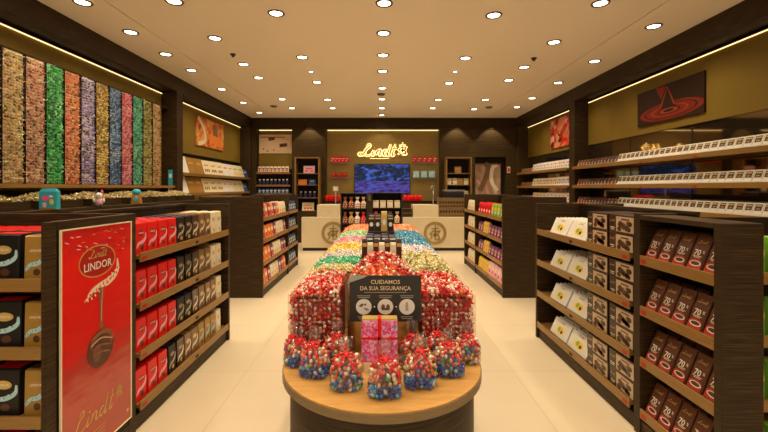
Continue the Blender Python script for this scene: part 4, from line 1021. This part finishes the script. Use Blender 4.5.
# gold panel, sign, screen
gx0, gx1 = bx(326), bx(440)
e = empty('wall_panel', 'gold wall panel behind the counters carrying the lit logo', 'wall panel', ((gx0+gx1)/2, YF+.18, 0)); gw = (gx1-gx0)
B(-gw/2, gw/2, 0, .015, 0, bz(129), goldwall).build('panel', e)
for z in (1.95, 2.62, 3.1): B(-gw/2, gw/2, -.002, 0, z, z+.006, brownp).build('panel_joint', e)
YP = YF+.18
sx0 = (359-VX)*YP/F; sx1 = (397-VX)*YP/F; sz = H-(155.5-VY)*YP/F
e = empty('logo_sign', 'glowing backlit Lindt script sign on the gold panel', 'sign', ((sx0+sx1)/2, YP-.002, sz))
mb = MB(); script(mb, sx1-sx0, 0, 0, front(-.02), halo, .22); mb.build('backlight', e)
mb = MB(); sgn = mat('sign_bronze', (.16, .09, .02), .5); script(mb, sx1-sx0, 0, 0, front(-.055), sgn, .11); mb.build('letters', e)
# crest: small winged figure
mb = MB(); xo = (402.5-VX)*YP/F-(sx0+sx1)/2
crest(mb, xo, .20, .42, front(-.02), halo); mb.ell(xo, .20, .10, .16, front(-.021), halo, 20); mb.build('crest_backlight', e)
mb = MB(); crest(mb, xo, .20, .36, front(-.055), sgn); mb.build('crest', e)
mb = MB()
for q in np.linspace(-.55, .55, 12):
    mb.box(q-.004, q+.004, -.05, 0, .18, .19, silver)
mb.box(-.25, .35, -.008, -.002, -.10, -.09, halo); mb.build('mounting', e)
tx0, tx1, tz0, tz1 = (354.5-VX)*YP/F, (410-VX)*YP/F, H-(193.6-VY)*YP/F, H-(164-VY)*YP/F
e = empty('screen', 'wide screen showing a blue picture below the lit sign', 'screen', ((tx0+tx1)/2, YP-.01, tz0)); tw_ = tx1-tx0; th = tz1-tz0
B(-tw_/2, tw_/2, -.06, 0, 0, th, black).build('bezel', e)
tvm = noise_mat('screen_image', [(.36, (.001, .003, .008)), (.50, (.004, .015, .07)), (.60, (.02, .07, .40)), (.75, (.08, .16, .65))], (1, 1, 1.6), 3.8, .3, 6, dist=1.2, emit=.7)
tvl = noise_mat('screen_image_low', [(.35, (.006, .006, .05)), (.5, (.05, .03, .26)), (.7, (.03, .10, .42))], (1, 1, 3), 5, .3, 6, emit=.7)
mb = MB(); mb.rect(-tw_/2+.02, tw_/2-.02, th*.42, th-.02, front(-.061), tvm); mb.rect(-tw_/2+.02, tw_/2-.02, .02, th*.42, front(-.061), tvl); mb.build('display', e)
# glass shelves either side of the screen
gs = glassy('shelf_glass', (.8, .8, .7), .15)
rw = proto('gift_carton', flatbox(.11, .17, redp, white, white, .06, 0, 1)); wb = proto('gift_carton', flatbox(.19, .20, blueL, white, white, .08, 0, 1)); rb = proto('gift_carton', flatbox(.14, .16, redd, orange, choc, .08, 0, 1))
for sd, (pa, pb) in (('left', (331, 350)), ('right', (412, 437))):
    a, b_ = (pa-VX)*YP/F, (pb-VX)*YP/F
    for py, nm in ((162.5, 'upper'), (177.5, 'lower')):
        z = H-(py-VY)*YP/F
        e = empty('glass_shelf', f'{nm} glass shelf {sd} of the screen', 'shelf', ((a+b_)/2, YP, z)); B(-(b_-a)/2, (b_-a)/2, -.2, -.001, -.012, 0, gs).build('glass_plate', e); B(-(b_-a)/2+.02, (b_-a)/2-.02, -.01, -.001, -.03, -.013, silver).build('bracket', e)
        n = 5 if nm == 'upper' else 3
        for i in range(n):
            if nm == 'upper': rw.put((a+.075+i*(b_-a-.15)/(n-1), YP-.1, z+.001), 0, f'red and white carton on the upper glass shelf {sd} of the screen, {ORD[i]} from left', 'gift carton', 'cartons on the glass shelves')
            elif sd == 'right': wb.put((a+.12+i*.245, YP-.1, z+.001), 0, f'pale blue and white carton right of the screen, {ORD[i]} from left', 'gift carton', 'cartons on the glass shelves')
            else: rb.put((a+.1+i*.18, YP-.1, z+.001), 0, f'dark red carton left of the screen, {ORD[i]} from left', 'gift carton', 'cartons on the glass shelves')
# back counter with red tins
e = empty('back_counter', 'low dark counter along the gold panel behind the tills', 'counter', (0, YF-.3, 0)); B(bx(326)+.02, bx(440)-.02, 0, .42, 0, 1.22, wood2).build('cabinet', e); B(bx(326)+.01, bx(440)-.01, -.01, .43, 1.221, 1.25, ebony).build('worktop', e)
tin = proto('red_tin', MB().lathe((0, 0, 0), [(.06, 0), (.065, .01), (.065, .15), (.05, .17), (.02, .18)], redp, 14))
for i, px in enumerate((327, 331, 335, 340, 405, 408.5, 412, 416, 420)):
    tin.put(((px-VX)*12.35/F, 12.35, 1.251), 0, f'round red tin on the back counter, {ORD[i]} from the left', 'tin', 'red tins on the back counter')
# doorway poster on the right
e = empty('picture', 'brown and cream picture panel in the right back doorway', 'picture', ((487.5-VX)*(YF+.22)/F, YF+.19, bz(194)-.4)); 
dp = noise_mat('door_photo', [(.35, (.50, .36, .26)), (.5, (.36, .17, .10)), (.6, (.62, .48, .36))], (1, 1, .35), 1.6, .4, 3, dist=1.5)
B(-.40, .40, -.02, 0, 0, bz(164.5)-bz(194)+.4, dp).build('print', e); mb = MB(); mb.ribbon([(-.25, .5), (-.08, .9), (.02, 1.25), (-.1, 1.35)], .16, front(-.021), brownp); mb.build('motif', e); MB().ribbon([(.3, .5), (.12, .8), (.14, 1.2), (.3, 1.33)], .12, front(-.0215), creamc).build('motif', e)
mb = None; B(-.42, .42, -.03, 0, bz(164.5)-bz(194)+.401, bz(164.5)-bz(194)+.44, brownp).build('frame', e)
e = empty('small_sign', 'small pale notice on the wall right of the back doorway', 'sign', (bx(508.5), YF-.01, bz(173))); B(-.05, .05, -.008, 0, 0, .2, creamc).build('plate', e); MB().rect(-.035, .035, .03, .15, front(-.009), redp).build('print', e)

# ------------------------------------------------------------ till counters
def till(px0, px1, rx0, rx1, cpx, side):
    Y = 10.5; x0, x1 = (px0-VX)*Y/F, (px1-VX)*Y/F; cx = (x0+x1)/2; w = x1-x0
    e = empty('till_counter', f'cream till counter with round gold crest on the {side}', 'counter', (cx, Y, 0), group='cream till counters')
    B(-w/2, w/2, 0, .75, .08, .88, cream).build('body', e, bevel=.004); B(-w/2+.03, w/2-.03, .03, .72, 0, .08, black).build('plinth', e)
    a, b_ = (rx0-VX)*(Y+.1)/F-cx, (rx1-VX)*(Y+.1)/F-cx
    B(a, b_, .10, .70, .881, 1.20, cream).build('raised_top', e, bevel=.004)
    cxx = (cpx-VX)*Y/F-cx; cz = H-(233-VY)*Y/F; brz = mat('crest_bronze', (.42, .30, .11), .35, .5)
    mb = MB(); n = 40
    rs = []
    for r_, y in ((.30, -.001), (.30, -.02), (.225, -.02), (.225, -.001)): rs.append([(cxx+r_*math.cos(2*PI*k/n), y, cz+r_*math.sin(2*PI*k/n)) for k in range(n)])
    mb.loft(rs, brz, False, caps=False); mb.build('crest_ring', e)
    mb = MB(); crest(mb, cxx, cz, .40, front(-.012), brz); mb.build('crest', e)
    return cx+a, cx+b_
la, lb = till(301.5, 366, 317, 339.5, 333, 'left'); ra, rb_ = till(400, 466, 413, 438.5, 435, 'right')
for n_, x, sd in (('a', (335.5-VX)*10.75/F, 'left'), ('b', (433.5-VX)*10.75/F, 'right')):
    e = empty('till_display', f'customer display on a pole on the {sd} till counter', 'till display', (x, 10.8, 1.201), group='till displays')
    MB().lathe((0, 0, 0), [(.05, 0), (.05, .012), (.012, .02)], silver, 14).build('base', e)
    MB().cyl((0, 0), .012, .012, .015, .40, silver, 10).build('pole', e)
    if n_ == 'a': MB().box(-.07, .07, -.02, .02, .36, .50, silver).rect(-.06, .06, .38, .48, front(-.021), creamc).build('screen_head', e)
    else: MB().tube(smooth([(0, 0, .38), (0, -.02, .48), (-.04, -.05, .50), (-.08, -.06, .42)], 4), .018, silver, 8).build('scanner_head', e)
e = empty('wooden_tray', 'small brown tray with goods on the left till counter', 'tray', ((310-VX)*10.8/F, 10.8, .881)); B(-.2, .2, -.15, .15, 0, .15, wood).build('box', e); MB().ball((0, 0, .155), (.15, .1, .03), tanp).build('goods', e)
e = empty('wooden_tray', 'small dark box on the right till counter beside the raised part', 'tray', ((406-VX)*10.75/F, 10.75, .881)); B(-.15, .15, -.15, .15, 0, .22, wood).build('box', e); B(-.15, .15, -.152, -.15, .10, .11, tanp).build('trim', e)
# two-tier rack on the right counter
e = empty('counter_rack', 'two tier golden brown rack of small dark chocolates on the right counter', 'rack', ((452-VX)*10.6/F, 10.7, .881)); w2 = 27*10.6/F/2
B(-w2, w2, -.05, .2, .0, .24, rim_m).build('lower_tier', e); B(-w2, w2, .05, .2, .241, .50, rim_m).build('upper_tier', e)
for tz, yy in ((.13, -.051), (.37, .049)):
    B(-w2+.02, w2-.02, yy-.012, yy, tz-.07, tz-.02, tan).build('front_ledge', e)
sm_ = proto('small_chocolate', MB().pack([(0, .019, .004), (.055, .019, .004), (.06, .016, .002)], chocd, .2)); rx_ = (452-VX)*10.6/F
for i in range(9):
    for tz, yy, nm in ((.111, -.0565, 'lower'), (.351, .0435, 'upper')):
        sm_.put((rx_-w2+.07+i*.075, 10.7+yy, .881+tz), 0, f'small dark chocolate in the {nm} tier of the golden counter rack, {ORD[i]} from left', 'chocolate', 'small chocolates on the counter rack')

e = empty('coffee_machine', 'dark coffee machine behind the right counter', 'machine', ((452-VX)*12/F, 11.75, 1.0))
B(-.28, .28, -.15, .15, .25, .55, black).build('body', e, bevel=.02); B(-.3, .3, -.16, .16, .56, .60, silver).build('cup_rail', e); B(-.28, .28, -.2, .12, 0, .08, black).build('drip_tray', e); B(-.26, .26, 0, .15, .08, .25, black).build('back_column', e)
tag(B(-.4, .4, -.25, .22, 0, .999, wood2).build('machine_table', loc=((452-VX)*12/F, 11.75, 0)), 'dark stand under the coffee machine', 'stand')

# ------------------------------------------------------------ tiered stands of gift bags between island and tills
def stand(px0, px1, pyt, label, kind):
    Y = 9.2; x0, x1 = (px0-VX)*Y/F, (px1-VX)*Y/F; w = x1-x0; zt = H-(pyt-VY)*Y/F
    e = empty('gift_stand', label, 'display stand', ((x0+x1)/2, Y, 0), group='gift stands before the tills')
    for sx in (-1, 1): B(sx*w/2-.015, sx*w/2+.015, 0, .4, 0, zt, black).build('side_panel', e)
    B(-w/2+.016, w/2-.016, .38, .40, 0, zt, ebony).build('back_panel', e); B(-w/2-.015, w/2+.015, 0, .4, zt, zt+.02, black).build('top_panel', e)
    lv = [zt-.33, zt-.68, zt-1.03]
    for z in lv: B(-w/2+.016, w/2-.016, 0, .379, z-.02, z, wood).build('shelf', e)
    return (x0+x1)/2, w, Y, lv
gb = MB(); gb.pack([(0, .06, .05), (.12, .065, .05), (.17, .03, .03), (.19, .02, .015), (.26, .05, .02)], candy_mat('hamper', [(.25, .08, .03), WH, RED, (.55, .35, .12), (.3, .1, .04), (.75, .6, .4)]), .3); gb2 = MB().lathe((0, 0, 0), [(.025, .185), (.03, .19), (.025, .2)], ribbonm, 8)
for q in range(10): gb.ell(-.04+.02*(q % 5), .04+.05*(q//5), .012, .012, front(-.052), (creamc, redp, brownp)[q % 3], 8)
GS = proto('ribboned_gift_bag', gb, ('bag_body', [('ribbon', gb2)]))
cx, w, Y, lv = stand(341, 367, 194, 'dark stand with two rows of ribboned gift bags before the left till', 0)
for si, z in enumerate(lv):
    for i in range(4): GS.put((cx-w/2+.085+i*.143, Y+.1, z+.001), 0, f'ribboned gift bag on the left stand, {("upper", "second", "third")[si]} row, {ORD[i]} from left', 'gift bag', 'gift bags on the left stand')
cx, w, Y, lv = stand(371.5, 402, 193.5, 'dark stand with cream boxes and gift bags before the right till', 1)
wbx = proto('gift_box', upack(.13, .17, .1, creamc, goldp, white))
for si, z in enumerate(lv):
    for i in range(4):
        if si == 0: wbx.put((cx-w/2+.1+i*.165, Y+.1, z+.001), 0, f'cream gift box on the upper row of the right stand, {ORD[i]} from left', 'gift box', 'cream boxes on the right stand')
        else: GS.put((cx-w/2+.1+i*.165, Y+.1, z+.001), 0, f'ribboned gift bag on the right stand, {("upper", "second", "third")[si]} row, {ORD[i]} from left', 'gift bag', 'gift bags on the right stand')

# ------------------------------------------------------------ world, camera, view
wd = bpy.data.worlds.new('World'); bpy.context.scene.world = wd; wd.use_nodes = True
wd.node_tree.nodes['Background'].inputs[0].default_value = (1, .85, .65, 1); wd.node_tree.nodes['Background'].inputs[1].default_value = .55
cam = bpy.data.cameras.new('Camera'); co = bpy.data.objects.new('Camera', cam); C.objects.link(co)
co.location = (0, 0, H); co.rotation_euler = (PI/2, 0, 0); cam.sensor_width = 36; cam.lens = 36*F/768; cam.clip_start = .05
cam.shift_x = (384-VX)/768; cam.shift_y = -(216-VY)/768
sc = bpy.context.scene; sc.camera = co
sc.view_settings.view_transform = 'Standard'; sc.view_settings.look = 'None'; sc.view_settings.gamma = 1; sc.view_settings.use_curve_mapping = False
sc.view_settings.exposure = 0
sc.cycles.max_bounces = 8; sc.cycles.transparent_max_bounces = 16
